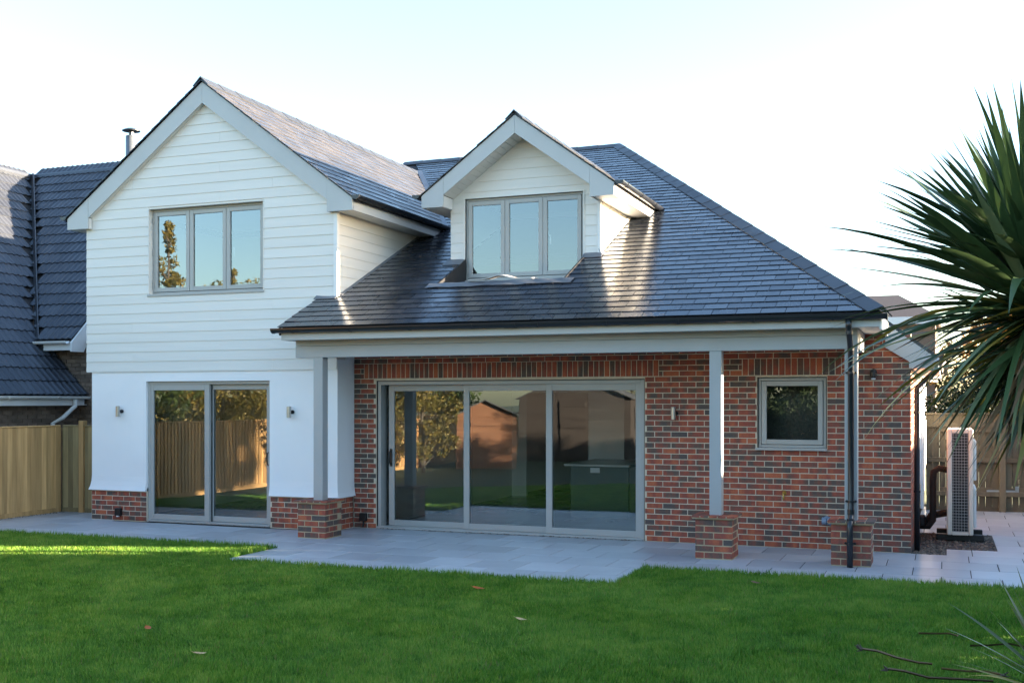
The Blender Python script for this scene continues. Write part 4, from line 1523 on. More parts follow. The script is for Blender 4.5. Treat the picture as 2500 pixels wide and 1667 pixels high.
low_light(-12.228, YG, .135, "black socket box low on the brick plinth near the fence", False)
low_light(-8.088, 0.0, .165, "black socket box with cable low beside the big glass door", True)
pir = thing("security_light", "small black sensor light high on the brick wall near the corner", "sensor", (-.831, 0, 2.23))
obj("base", MB().tube([(0, -.001, .03), (0, -.03, .03)], .04, 12), 'black', pir)
obj("head", MB().lathe([(.028, -.05), (.042, -.03), (.042, .03), (.030, .045)], 0, -.075, .0, 14), 'black', pir)
obj("lens", MB().lathe([(.010, -.072), (.026, -.065), (.028, -.051)], 0, -.075, .0, 12), 'white_plastic', pir)
tap = thing("garden_tap", "brass garden tap on the brick wall between two posts", "tap", (-1.932, 0, .687))
obj("body", MB().tube([(0, -.001, .015), (0, -.05, .015), (0, -.075, .005), (0, -.08, -.03)], .012, 10), 'brass', tap)
obj("flange", MB().tube([(0, -.001, .015), (0, -.008, .015)], .028, 12), 'brass', tap)
obj("handle", MB().tube([(0, -.05, .02), (0, -.05, .05)], .007, 8).bbox(-.03, .03, -.056, -.044, .048, .058, .003), 'brass', tap)
obj("spout", MB().lathe([(.013, -.03), (.015, 0)], 0, -.08, -.03, 10), 'brass', tap)
wp = thing("waste_pipe", "grey waste pipe elbow sticking out behind the corner pier", "pipe", (-1.375, 0, .375))
obj("pipe", MB().tube([(-.02, -.001, .0), (-.02, -.08, .0), (.02, -.11, .0), (.22, -.11, .0)], .05, 14), 'grey_pipe', wp, smooth=True)
obj("collar", MB().tube([(.02, -.11, 0), (.07, -.11, 0)], .058, 14).tube([(-.02, -.03, 0), (-.02, -.07, 0)], .057, 14), 'grey_pipe', wp)
obj("end_cap", MB().tube([(-.075, -.11, .0), (-.02, -.11, 0)], .045, 14), 'grey_pipe', wp)
# loose board left in the lead well
lb = MB()
K = 24
for i in range(K):
    t = i / (K - 1)
    x = -6.30 + .95 * t
    z = 3.60 + .055 * math.exp(-((t - .48) / .16) ** 2)
    for (y, dz) in ((-.22, 0), (-.02, .02)):
        yy = y + .08 * t
        zz = max(z + dz, main_z(yy) + .06 + dz) if yy < -.17 else z + dz
        lb.v += [(x, yy, zz), (x, yy, zz + .014)]
for i in range(K - 1):
    a = i * 4
    lb.f += [(a + 1, a + 3, a + 7, a + 5), (a, a + 4, a + 6, a + 2), (a, a + 1, a + 5, a + 4), (a + 2, a + 6, a + 7, a + 3)]
lb.f += [(0, 2, 3, 1), (4 * K - 4, 4 * K - 3, 4 * K - 1, 4 * K - 2)]
obj("loose_board", lb, 'card', label="pale buckled strip of board left below the dormer window", category="board", smooth=True)

# ------------------------------------------------------------------ heat pump
HPX, HPY = 0.195, 1.42
hpu = thing("heat_pump", "cream heat pump unit with dark wire grille beside the house", "heat pump", (HPX, HPY, 0))
obj("casing", MB().bbox(-.165, -.10, 0, 1.02, .09, 1.515, .012).bbox(.105, .165, 0, 1.02, .09, 1.515, .012).bbox(-.0995, .1045, .0, 1.02, 1.46, 1.5145, .008)
    .bbox(-.0995, .1045, 0, 1.02, .09, .13, .005).box(-.0995, .1045, .55, 1.0, .13, 1.46), 'hp', hpu)
fins = MB().box(-.098, .103, .075, .08, .131, 1.459)
for k in range(26):
    z = .14 + k * .0505
    fins.box(-.098, .103, .05, .066, z, z + .034)
obj("fins", fins, 'black', hpu)
gr_ = MB()
for k in range(34):
    z = .14 + k * .0395
    gr_.tube([(-.10, .010, z), (.105, .010, z)], .0017, 5)
for k in range(6):
    x = -.085 + k * .035
    gr_.tube([(x, .014, .13), (x, .014, 1.46)], .0013, 5)
obj("grille", gr_, 'white_plastic', hpu)
obj("fan_guard", MB().bbox(.166, .205, .12, .92, .18, .72, .02).bbox(.166, .205, .12, .92, .82, 1.36, .02), 'white_plastic', hpu)
for y in (.12, .78):
    obj("foot", MB().bbox(-.30, .30, y, y + .10, .0, .089, .008), 'black', hpu)
pipe = thing("insulated_pipe", "black foam lagged pipes joining heat pump to the wall", "pipe", (-.2, 1.7, 0))
obj("flow_pipe", MB().tube([(.24, 0, .95), (.12, 0, .97), (.06, 0, .92), (.05, 0, .8), (.05, 0, .25), (.0, 0, .17), (-.17, 0, .17)], .045, 10), 'foam', pipe, smooth=True)
obj("return_pipe", MB().tube([(.24, .16, .35), (.02, .16, .30), (-.04, .12, .20), (-.17, .12, .20)], .05, 10), 'foam', pipe, smooth=True)
obj("pump_body", MB().lathe([(.03, -.08), (.07, -.06), (.075, .05), (.04, .08)], -.10, -.06, .25, 12), 'black', pipe)


# ------------------------------------------------------------------ fences
def fence(name, label, x0, y0, x1, y1, h, mat, face=1, nb=None, post_every=2.4, cat="fence", rails_front=False, group=None, cap=True):
    """feather-edge boards along a line; face = +1 boards on the left of the direction of travel"""
    t = thing(name, label, cat, (x0, y0, 0), group)
    d = Vector((x1 - x0, y1 - y0, 0))
    L = d.length
    t.rotation_euler = (0, 0, math.atan2(d.y, d.x))
    bw = 0.105
    n_ = int(L / bw)
    bw = L / n_
    mbs = []
    for q in range(5):
        w_ = .0985
        tp = rnd.uniform(-.006, .006)
        m_ = MB().add([(0, 0, .0), (w_, 0, 0), (w_, .006, 0), (0, .024, 0), (0, 0, h + tp), (w_, 0, h + tp), (w_, .006, h + tp), (0, .024, h + tp)],
                      [(0, 1, 2, 3), (4, 7, 6, 5), (0, 4, 5, 1), (1, 5, 6, 2), (2, 6, 7, 3), (3, 7, 4, 0)]).mesh("fence_board")
        m_.materials.append(M[mat])
        mbs.append(m_)
    if nb is None or nb >= n_:
        rng = range(n_)
    else:
        rng = range(nb)
    for k in rng:
        o = bpy.data.objects.new("fence_board", rnd.choice(mbs))
        o.location = (k * bw, .004 if face > 0 else -.004, .06 + rnd.uniform(-.004, .004))
        o.scale = (1, face, 1)
        o.rotation_euler = (rnd.uniform(-.004, .004), rnd.uniform(-.003, .003), rnd.uniform(-.02, .02))
        link(o, t)
    if len(rng) < n_:
        mb = MB()
        for k in range(len(rng), n_):
            a, b_ = k * bw, k * bw + .125
            mb.add([(a, 0, .06), (b_, 0, .06), (b_, face * .006, .06), (a, face * .018, .06), (a, 0, .06 + h), (b_, 0, .06 + h), (b_, face * .006, .06 + h), (a, face * .018, .06 + h)],
                   [(0, 1, 2, 3), (4, 7, 6, 5), (0, 4, 5, 1), (1, 5, 6, 2), (2, 6, 7, 3), (3, 7, 4, 0)])
        obj("far_boards", mb, mat, t, kind="stuff")
    ys = -face * .045
    for z in (.3, h * .55, h - .12):
        obj("rail", MB().bbox(0, L, ys - .025, ys + .025, z - .04, z + .04), mat, t)
    obj("gravel_board", MB().bbox(0, L, face * .003, face * .028, -.04, .075), mat, t)
    if cap:
        obj("capping", MB().bbox(0, L, -.04, .04, h + .062, h + .082), mat, t)
    k = 0.0
    while k <= L + .01:
        obj("fence_post", MB().bbox(k - .05, k + .05, ys - .05 - .026 * 0, ys + .05, -.05, h + .04), mat, t)
        k += post_every
    return t


# left boundary: facing the garden (+X); runs from the side gate towards the viewer and beyond
fence("left_fence", "tall pale timber boundary fence left of the white gable", -14.12, 0.22, -14.12, -24.5, 1.40, 'fence', face=1, nb=150)
gate = fence("side_gate", "darker timber gate panel between left fence and house", -14.08, 0.30, -12.90, 0.30, 1.40, 'gate', face=-1, post_every=1.15)
obj("gate_post", MB().bbox(.36, .46, -.06, .04, -.05, 1.56), 'fence', gate)
fence("rear_garden_fence", "sunlit timber fence closing the far end of the garden", -14.1, -24.5, 4.2, -24.5, 1.55, 'fence', face=1, nb=60)
fence("right_fence", "timber boundary fence to the right of the side passage", 3.5, -2.3, 3.5, 9.0, 1.92, 'fence_old', face=1, nb=20)
bf = fence("passage_gate", "weathered timber gate closing the side passage behind heat pump", 3.4, 6.35, -0.30, 5.95, 1.60, 'fence_old', face=-1, post_every=1.25)
for z in (.35, 1.42):
    obj("ledge", MB().bbox(.2, 3.5, .02, .05, z - .06, z + .06), 'fence_old', bf)
obj("strap_hinge", MB().bbox(2.30, 2.75, .052, .058, .33, .37).bbox(2.24, 2.30, .052, .060, .26, .44), 'steel', bf)

# ------------------------------------------------------------------ neighbour on the left
nh = thing("neighbour_house", "neighbouring house with dark wavy tiled roof behind the left fence", "house", (-18, 4, 0))
NO = (-18, 4, 0)


def npart(name, geo, mat, **k):
    return at_origin(obj(name, geo, mat, nh, **k), NO)


WX, WZ = -15.2, 2.0           # wing eaves; slope 1:1 rising to -X
ME, MEZ = 1.80, 3.05          # main eaves line (y) and height; slope 1:1 rising to +Y
RZ = 7.23
n_roof = npart("roof", MB().slab([(WX, -2.4, WZ - .03), (WX, 1.9, WZ - .03), (-16.35, 1.9, 3.12), (-20.4, 6.0, RZ - .03), (-20.4, -2.4, RZ - .03)], .1)
               .slab([(-16.25, ME, MEZ - .03), (-15.30, ME, MEZ - .03), (-15.30, 6.0, RZ - .03), (-20.4, 6.0, RZ - .03)], .1)
               .slab([(-16.35, 1.85, 3.10), (WX, 1.95, WZ - .03), (WX, 2.10, WZ - .03), (-16.3, 2.10, 3.10)], .08)
               .slab([(-15.30, 6.0, RZ - .03), (-15.30, 10.2, MEZ), (-20.4, 10.2, MEZ), (-20.4, 6.0, RZ - .03)], .1)
               .slab([(-20.4, -2.4, RZ - .03), (-20.4, 10, RZ - .03), (-25, 10, 2.6), (-25, -2.4, 2.6)], .1), 'felt')
npart("wall", MB().box(-24.5, -15.45, -2.2, 2.15, -.05, 1.95).prism([(-24.5, 1.951), (-15.45, 1.951), (-20.4, 6.95)], 'Y', -2.2, -2.0).box(-24.4, -15.05, 2.15, 9.8, -.05, 3.06), 'nbrick')
npart("gable_wall", MB().prism([(2.2, 3.06), (9.8, 3.06), (6.0, 6.9)], 'X', -15.40, -15.36), 'nbrick')
# front brick wall with real bricks (the little triangle seen below the verge)
nb_ = MB()
for r_ in range(30):
    z = 1.2 + r_ * .075
    if z > 3.05:
        break
    x = -17.2 + (r_ % 2) * .1125
    while x < -15.05:
        nb_.box(x, x + .215, 2.12, 2.16, z, z + .065)
        x += .225
npart("brickwork", nb_, 'nbrick', kind="stuff")
nb2 = MB()
for r_ in range(12):
    z = 1.05 + r_ * .075
    y = -2.2 + (r_ % 2) * .1125
    while y < 2.1:
        nb2.box(-15.455, -15.43, y, y + .215, z, z + .065)
        y += .225
npart("brickwork", nb2, 'nbrick', kind="stuff")


def wavy_tile(wd, ln, th=.016):
    """interlocking tile with two rolls and a thick wavy lower edge"""
    K = 10
    prof = []
    for k in range(K + 1):
        t = k / K
        prof.append((wd * t - wd / 2, .022 * (0.5 - .5 * math.cos(4 * math.pi * t)) ** 1.5))
    mb = MB()
    vs = [(x, 0, h + .030) for x, h in prof] + [(x, ln, h + .004) for x, h in prof] + [(x, 0, h + .006) for x, h in prof]
    n_ = K + 1
    fs = [(i, i + 1, n_ + i + 1, n_ + i) for i in range(K)] + [(2 * n_ + i, 2 * n_ + i + 1, i + 1, i) for i in range(K)]
    mb.add(vs, fs)
    return mb


def n_tiles(O, u, v, s_max, a_fn, max_ind, seed):
    u, v = Vector(u).normalized(), Vector(v).normalized()
    n = u.cross(v).normalized()
    O = Vector(O)
    TW, TG = .30, .345
    me = wavy_tile(TW, TG * 1.25).mesh("roof_tile")
    me.materials.append(M['ntile'])
    rot = Matrix((u, v, n)).transposed().to_euler()
    rest = MB()
    base_v = [Vector(c.co) for c in me.vertices]
    base_f = [tuple(p_.vertices) for p_ in me.polygons]
    rs = random.Random(seed)
    cnt = 0
    for r_ in range(int(s_max / TG) + 1):
        s0 = r_ * TG
        a0, a1, v0, v1 = a_fn(s0)
        k = math.floor(a0 / TW)
        while k * TW < a1:
            a = k * TW + TW / 2
            k += 1
            if a < a0 - .05 or a > a1 + .05:
                continue
            P = O + u * a + v * s0
            if cnt < max_ind and v0 < a < v1:
                o = bpy.data.objects.new("roof_tile", me)
                o.location = P
                o.rotation_euler = rot
                o.rotation_euler.rotate_axis('X', rs.uniform(-.006, .006))
                o.parent = n_roof
                o.matrix_parent_inverse = Matrix.Translation(-Vector((0, 0, 0)))
                COL.objects.link(o)
                cnt += 1
            else:
                rest.add([P + u * c.x + v * c.y + n * c.z for c in base_v], base_f)
    o = obj("far_tiles", rest, 'ntile', n_roof, kind="stuff")
    return cnt


r2 = math.sqrt(2)
# wing slope faces +X: u along +Y, v up-slope (-1,0,1)
c1 = n_tiles((WX, 0, WZ), (0, 1, 0), (-1, 0, 1), 7.35, lambda s_: (-2.4, 2.0 if s_ / r2 < 1.05 else (ME + (s_ / r2 - 1.05)), -1.2 + .62 * s_ / r2, 99), 150, 1)
# main slope faces -Y: u along +X
c2 = n_tiles((0, ME, MEZ), (1, 0, 0), (0, 1, 1), 5.9, lambda s_: (-16.26 - s_ / r2, -15.32, -99, 99), 148, 2)
npart("valley", MB().slab([(-16.10, 1.76, 3.10), (-16.38, 1.95, 3.14), (-20.6, 6.1, RZ + .12), (-20.25, 5.85, RZ + .10)], .02), 'ridge')
npart("ridge", MB().tube([(-20.4, -2.4, RZ + .0), (-20.4, 6.0, RZ + .0), (-15.3, 6.0, RZ + .0)], .10, 8), 'ntile')
ng = npart("gutter", gutter_mesh((WX + .06, -2.4, WZ - .02), (WX + .06, 2.05, WZ - .02), .058, .005), 'white_paint')
for k in range(4):
    y = -2.1 + k * 1.1
    obj("bracket", gutter_mesh((WX + .06, y, WZ - .02), (WX + .06, y + .05, WZ - .02), .066, .01), 'white_paint', ng)
npart("fascia", MB().box(WX - .03, WX, -2.4, 2.0, WZ - .19, WZ - .02), 'white_paint')
npart("soffit", MB().box(-15.45, WX - .03, -2.4, 2.1, WZ - .185, WZ - .17), 'white_paint')
ng2 = npart("gutter", gutter_mesh((-16.15, ME - .07, MEZ - .03), (-15.36, ME - .07, MEZ - .03), .055, .005), 'white_paint')
npart("fascia", MB().box(-16.0, -15.32, ME + .0, ME + .03, MEZ - .20, MEZ - .04), 'white_paint')
npart("bargeboard", MB().prism([(1.74, 2.82), (2.05, 2.82), (2.20, 3.05), (6.0, 6.86), (6.0, 7.20), (1.74, 2.99)], 'X', -15.30, -15.26), 'white_paint')
npart("downpipe", MB().tube([(WX + .06, 1.7, WZ - .08), (WX + .06, 1.7, WZ - .2), (WX - .05, 1.5, WZ - .42), (WX - .19, 1.4, WZ - .52), (WX - .19, 1.4, 0)], .04, 10), 'white_paint')
fl = npart("flue", MB().lathe([(.112, 0), (.112, 2.40), (.095, 2.41)], -15.79, 4.0, 5.0, 18), 'flue', smooth=True)
obj("cowl", MB().lathe([(.05, 2.40), (.05, 2.50)], -15.79, 4.0, 5.0, 12).lathe([(.05, 2.49), (.185, 2.505), (.185, 2.52), (.09, 2.56), (.03, 2.575)], -15.79, 4.0, 5.0, 18), 'gutter', fl)

# ------------------------------------------------------------------ house behind, over the passage
rh_ = thing("rear_house", "brown tiled house glimpsed behind the right end of the roof", "house", (-3, 19, 0))
RO = (-3, 19, 0)
at_origin(obj("wall", MB().box(-9, -.24, 18.3, 26, 0, 4.15), 'nbrick', rh_), RO)
at_origin(obj("roof", MB().slab([(-9.5, 18.0, 4.2), (-.10, 18.0, 4.2), (-1.3, 21, 5.1), (-9.5, 21, 5.1)], .08).slab([(-.10, 18.0, 4.2), (-.10, 24, 4.2), (-1.3, 21, 5.1)], .08), 'btile', rh_), RO)
at_origin(obj("fascia", MB().box(-9.5, -.10, 17.95, 17.98, 4.02, 4.22), 'white_paint', rh_), RO)


# ------------------------------------------------------------------ trees, hedges
def leaf_cloud(centres, radii, n_, size, seed, flat=.8):
    rs = np.random.RandomState(seed)
    centres, radii = np.array(centres), np.array(radii)
    ci = rs.choice(len(centres), n_, p=(radii ** 2) / (radii ** 2).sum())
    d = rs.normal(size=(n_, 3))
    d /= np.linalg.norm(d, axis=1)[:, None]
    rr = radii[ci] * (0.55 + .5 * rs.rand(n_))
    P = centres[ci] + d * rr[:, None] * np.array([1, 1, flat])
    a = rs.normal(size=(n_, 3))
    a /= np.linalg.norm(a, axis=1)[:, None]
    b_ = np.cross(a, rs.normal(size=(n_, 3)))
    b_ /= np.linalg.norm(b_, axis=1)[:, None]
    s_ = size * (.6 + .8 * rs.rand(n_))[:, None]
    V = np.stack([P - a * s_, P + b_ * s_ * .45, P + a * s_, P - b_ * s_ * .45], 1).astype(np.float32)
    me = bpy.data.meshes.new("foliage")
    me.vertices.add(4 * n_)
    me.vertices.foreach_set("co", V.reshape(-1))
    me.loops.add(4 * n_)
    me.loops.foreach_set("vertex_index", np.arange(4 * n_, dtype=np.int32))
    me.polygons.add(n_)
    me.polygons.foreach_set("loop_start", np.arange(0, 4 * n_, 4, dtype=np.int32))
    me.update()
    return me


def tree(name, label, x, y, h, rx, base_h, mat, seed, n_=9000, size=.07, cat="tree", clumps=46, shape='round', group=None, trunk_r=.12):
    rs = random.Random(seed)
    t = thing(name, label, cat, (x, y, 0), group)
    tr_ = MB()
    tops = []
    tr_.tube([(0, 0, -.1), (.05, .02, h * .25), (-.03, .05, h * .5), (0.02, 0, h * .85)], [trunk_r * 1.2, trunk_r, trunk_r * .7, trunk_r * .15], 8)
    C_, R_ = [], []
    for k in range(clumps):
        u = rs.random()
        a = rs.uniform(0, 6.283)
        if shape == 'cone':
            z = base_h + (h - base_h) * u
            rad = rx * (1 - u) ** .8 * rs.uniform(.35, 1.0)
            rr = max(.12, rx * .30 * (1 - u * .7))
        else:
            z = base_h + (h - base_h) * (0.08 + .84 * u)
            prof_ = math.sin(math.pi * (0.12 + .8 * u)) ** .7
            rad = rx * prof_ * math.sqrt(rs.random())
            rr = rx * rs.uniform(.20, .34)
        c = (rad * math.cos(a), rad * math.sin(a), z)
        C_.append(c)
        R_.append(rr)
        if k % 2 == 0:
            z0 = max(base_h * .5, z - rad * .8 - .2)
            tr_.tube([(0, 0, z0), (c[0] * .5, c[1] * .5, (z0 + z) / 2 + .05), (c[0], c[1], z)], [trunk_r * .4, trunk_r * .22, .008], 5, caps=False)
    obj("trunk", tr_, 'bark', t)
    obj("crown", leaf_cloud(C_, R_, n_, size, seed), mat, t)
    return t


# beyond the left fence: seen in the glass
tree("garden_tree", "golden green tree beyond the left fence nearest the neighbour", -16.9, -5.4, 4.6, 1.9, .6, 'leaf_green', 20, 20000, .045)
tree("garden_tree", "golden bushy tree beyond the left fence, tallest of them", -16.6, -9.2, 5.2, 1.9, .8, 'leaf_gold', 21, 20000, .045)
tree("garden_tree", "mixed green and gold shrubby tree beyond the left fence", -16.9, -13.2, 4.4, 1.9, .5, 'leaf_gold', 22, 16000, .05)
tree("garden_tree", "loose golden tree behind the shed at the fence", -17.0, -17.2, 4.8, 2.0, .6, 'leaf_gold', 23, 9000, .075)
tree("garden_tree", "dark green tree at the far left garden corner", -16.8, -21.5, 5.0, 2.0, .6, 'leaf_green', 24, 9000, .075)
tree("garden_tree", "bare-branched golden shrub growing inside the left fence", -13.2, -7.2, 2.6, .75, .5, 'leaf_gold', 25, 2600, .05, clumps=30, trunk_r=.05)
tree("garden_tree", "golden leaved shrub inside the left fence beside the orange shed", -12.9, -11.6, 2.7, .95, .3, 'leaf_gold', 29, 6000, .045, clumps=40, trunk_r=.05)
tree("garden_tree", "brown leaved shrub beside the far fence", -9.5, -25.8, 4.0, 1.9, .6, 'leaf_orange', 26, 7000, .07)
tree("garden_tree", "dark spreading evergreen in front of the far fence", -4.4, -21.0, 5.2, 2.1, .2, 'leaf_dark', 27, 16000, .08, clumps=70)
tree("garden_tree", "dark evergreen behind the far fence on the right", -1.0, -26.2, 5.0, 2.0, .5, 'leaf_dark', 28, 8000, .07)
tree("conifer", "tall sunlit conifer far beyond the left garden fence", -29.3, -23.0, 9.1, 2.0, 1.0, 'leaf_gold', 31, 12000, .09, shape='cone', clumps=90, trunk_r=.2)
tree("conifer", "smaller conifer far beyond the left garden fence", -28.0, -25.6, 7.4, 1.2, .8, 'leaf_gold', 32, 7000, .09, shape='cone', clumps=60, trunk_r=.15)
# behind the passage gate on the right
tree("evergreen_shrub", "dark green evergreen shrub behind the passage gate", .9, 8.2, 3.0, 1.1, .3, 'leaf_dark', 41, 9000, .05)
tree("evergreen_shrub", "second dark evergreen shrub against the passage gate", 2.6, 8.6, 3.3, 1.2, .3, 'leaf_dark', 42, 7000, .05)
tree("autumn_tree", "sunlit orange leaved tree beyond the passage", 1.6, 17.0, 4.3, 1.9, .8, 'leaf_orange', 43, 9000, .07)


def hedge(name, label, x, y0, y1, h, th, mat, seed, n_):
    rs = random.Random(seed)
    t = thing(name, label, "hedge", (x, (y0 + y1) / 2, 0))
    L = y1 - y0
    C_, R_ = [], []
    gy, gz_ = int(L / .34), int(h / .34)
    for iy in range(gy):
        for iz in range(gz_):
            C_.append((rs.uniform(-th / 2, th / 2), -L / 2 + (iy + rs.random()) * L / gy, max(.12, min(h - .35, .1 + (iz + rs.random()) * (h - .3) / gz_ + rs.uniform(-.1, .1)))))
            R_.append(rs.uniform(.36, .54))
    st = MB()
    for k in range(int(L / .8)):
        yy = -L / 2 + .4 + k * .8
        st.tube([(0, yy, -.1), (rs.uniform(-.1, .1), yy + rs.uniform(-.1, .1), h * .8)], [.05, .01], 6)
    obj("stems", st, 'bark', t)
    obj("foliage", leaf_cloud(C_, R_, n_, .10, seed, 1.0), mat, t)


hedge("hedge", "unseen evergreen hedge on the right, shaped to shade the lawn", 5.4, -24, 1.15, 3.4, .9, 'leaf_dark', 51, 125000)  # out of view; height, end and density shaped to shade the lawn
tree("shade_tree", "unseen evergreen tree beyond the right hedge, added to shade the palm", 8.2, -9.0, 6.2, 2.3, .5, 'leaf_dark', 52, 15000, .10, clumps=70)  # added out of view to keep sun off the palm crown

tree("shade_pine", "unseen added pine far right, high crown shading the left fence", 20.0, 6.2, 8.3, 1.5, 6.5, 'leaf_dark', 53, 9000, .09, clumps=40, trunk_r=.16)  # added out of view; crown raised to shade only the left fence
tree("evergreen_shrub", "unseen added shrub beyond the right fence, blocking sun on the patio", 4.4, 1.25, 2.5, .75, .1, 'leaf_dark', 54, 9000, .06, clumps=60)  # added out of view to cut a sunlit patch on the patio

# ------------------------------------------------------------------ sheds (mirrored in the doors)
def shed(name, label, x, y, w_, d_, he, hr, mat, roofmat, rot, lean=.12):
    t = thing(name, label, "shed", (x, y, 0))
    t.rotation_euler = (0, 0, rot)
    obj("body", MB().box(-w_ / 2 + .02, w_ / 2 - .02, -d_ / 2 + .02, d_ / 2 - .02, 0, he).prism([(-w_ / 2 + .02, he), (w_ / 2 - .02, he), (0, hr - .03)], 'Y', -d_ / 2 + .02, d_ / 2 - .02), mat, t)
    k = 0
    while k * .12 < he - .02:
        z0_, z1_ = k * .12, min(k * .12 + .118, he)
        for s_ in (-1, 1):
            obj("shiplap_board", MB().bbox(s_ * w_ / 2 - .012, s_ * w_ / 2 + .012, -d_ / 2, d_ / 2, z0_, z1_, .004), mat, t)
        obj("shiplap_board", MB().bbox(-w_ / 2, w_ / 2, d_ / 2 - .012, d_ / 2 + .010, z0_, z1_, .004), mat, t)
        k += 1
    for s_ in (-1, 1):
        obj("roof_slope", MB().slab([(0, -d_ / 2 - lean, hr), (0, d_ / 2 + lean, hr), (s_ * (w_ / 2 + .12), d_ / 2 + lean, he - .03), (s_ * (w_ / 2 + .12), -d_ / 2 - lean, he - .03)], .03), roofmat, t)
    obj("door", MB().bbox(-.42, .42, d_ / 2 + .012, d_ / 2 + .045, .08, he - .12), mat, t)
    for z in (.3, he * .55, he - .25):
        obj("door_brace", MB().bbox(-.40, .40, d_ / 2 + .046, d_ / 2 + .066, z - .05, z + .05), mat, t)
    obj("window", MB().bbox(w_ / 2 + .013, w_ / 2 + .03, -.3, .5, he * .5, he * .82), 'glass', t)
    for yy in (-.3, .1, .5):
        obj("window_bar", MB().bbox(w_ / 2 + .031, w_ / 2 + .05, yy - .025, yy + .025, he * .48, he * .84), mat, t)


shed("garden_shed", "orange timber garden shed near the left fence", -12.3, -14.6, 1.7, 2.2, 1.5, 1.95, 'shed', 'shed_felt', R(-22))
shed("garden_shed", "larger dark stained shed at the far end of the garden", -11.0, -19.6, 3.6, 2.8, 2.0, 2.8, 'shed_dark', 'shed_felt', R(-8))


# ------------------------------------------------------------------ cordyline palm at the right edge
def strap_leaf(base, direction, length, width, droop, twist, seg=9, fold=.28):
    """one sword-shaped leaf: V-folded strip bending under its own weight; local to the plant"""
    p = Vector(base)
    d = Vector(direction).normalized()
    L = length / seg
    mb = MB()
    rows = []
    for i in range(seg + 1):
        t = i / seg
        w_ = width * (0.45 + 1.15 * t * (1 - t) * 1.9) if t < .35 else width * (1.0 * (1 - ((t - .35) / .65) ** 1.7))
        w_ = max(w_, .0012)
        s_ = d.cross(Vector((0, 0, 1)))
        if s_.length < .05:
            s_ = Vector((1, 0, 0))
        s_.normalize()
        s_ = Matrix.Rotation(twist, 3, d) @ s_
        nrm = s_.cross(d).normalized()
        rows.append((p + s_ * w_ / 2 + nrm * fold * w_ * (1 - t), p.copy(), p - s_ * w_ / 2 + nrm * fold * w_ * (1 - t)))
        p = p + d * L
        d = (d + Vector((0, 0, -1)) * droop * L * (0.4 + 1.6 * t)).normalized()
    for r_ in rows:
        mb.v += [tuple(q) for q in r_]
    for i in range(seg):
        a = i * 3
        mb.f += [(a, a + 1, a + 4, a + 3), (a + 1, a + 2, a + 5, a + 4)]
    return mb


def cordyline(name, label, pos, heads, trunk, seed, main='palm', inner=None):
    rs = random.Random(seed)
    t = thing(name, label, "palm", pos)
    tb = MB()
    for (hx, hy, hz) in [h[0] for h in heads]:
        tb.tube([(0, 0, -.05), (hx * .12, hy * .2, hz * .5), (hx * .45, hy * .5, hz * .82), (hx, hy, hz)], [trunk * 1.2, trunk, trunk * .85, trunk * .7], 10)
    obj("trunk", tb, 'bark', t)
    for (c, n_, Lm, wm, emin, emax) in heads:
        for k in range(n_):
            f = (k + .5) / n_
            el = emax + (emin - emax) * f ** 1.05 + rs.uniform(-7, 7)
            az = k * 2.39996 + rs.uniform(-.25, .25)
            e = R(el)
            d = Vector((math.cos(az) * math.cos(e), math.sin(az) * math.cos(e), math.sin(e)))
            base = Vector(c) + d * .03 + Vector((0, 0, -.22 * f))
            L = Lm * rs.uniform(.80, 1.10) * (0.86 + .14 * math.sin(f * 3.1)) * (1 - .34 * max(0, (f - .62) / .38))
            droop = rs.uniform(.12, .45) if el > 15 else rs.uniform(.35, 1.1)
            r_ = rs.random()
            mat = main
            if f > .42 and r_ < .30:
                mat = 'palm_yellow'
            elif f > .62 and r_ < .46:
                mat = 'palm_dead'
            elif r_ > .82:
                mat = 'palm_pale'
            mb = strap_leaf(base, d, L, .86 * wm * rs.uniform(.8, 1.15) * (1.0 - .52 * min(1, max(0, (f - .35) / .4))), droop, rs.uniform(-.6, .6))
            obj("leaf", mb, mat, t, smooth=True)
    if inner:
        c, Lm, n_ = inner
        up_ = MB()
        for k in range(170):                               # upright leaves of the crown's heart
            e, az = R(rs.uniform(12, 82)), rs.uniform(0, 6.283)
            d = Vector((math.cos(az) * math.cos(e), math.sin(az) * math.cos(e), math.sin(e)))
            b2 = strap_leaf(Vector(c) + Vector((-.09, 0, 0)) + d * .03, d, .90 * rs.uniform(.62, 1.02), rs.uniform(.030, .052), rs.uniform(.1, .45), rs.uniform(-.7, .7), seg=7)
            up_.add(b2.v, b2.f)
        obj("inner_leaves", up_, main, t, smooth=True, kind="stuff")
        for mat, share in ((main, .62), ('palm_yellow', .20), ('palm_dead', .18)):
            mb = MB()
            for k in range(int(n_ * share)):
                el = rs.uniform(-62, 35) if mat == main else rs.uniform(-70, 0)
                az = rs.uniform(0, 6.283)
                e = R(el)
                d = Vector((math.cos(az) * math.cos(e), math.sin(az) * math.cos(e), math.sin(e)))
                b2 = strap_leaf(Vector(c) + d * .03 + Vector((0, 0, rs.uniform(-.38, -.02))), d, Lm * rs.uniform(.6, 1.05), rs.uniform(.022, .042), rs.uniform(.3, 1.2), rs.uniform(-.7, .7), seg=7)
                mb.add(b2.v, b2.f)
            obj("inner_leaves", mb, mat, t, smooth=True, kind="stuff")
    return t


cordyline("cordyline_palm", "large spiky green cordyline palm at the right edge", (0.92, -9.10, 0),
          [((-.55, -.03, 2.42), 212, .93, .068, -72, 80), ((-.44, .33, 2.26), 86, .74, .048, -62, 75)], .07, 61, inner=((-.42, .06, 2.46), .74, 400))
cordyline("young_cordyline", "low young cordyline with narrow leaves in the bottom right corner", (0.56, -7.82, 0),
          [((0, 0, .40), 80, .66, .034, -25, 80)], .04, 62, 'palm_pale')


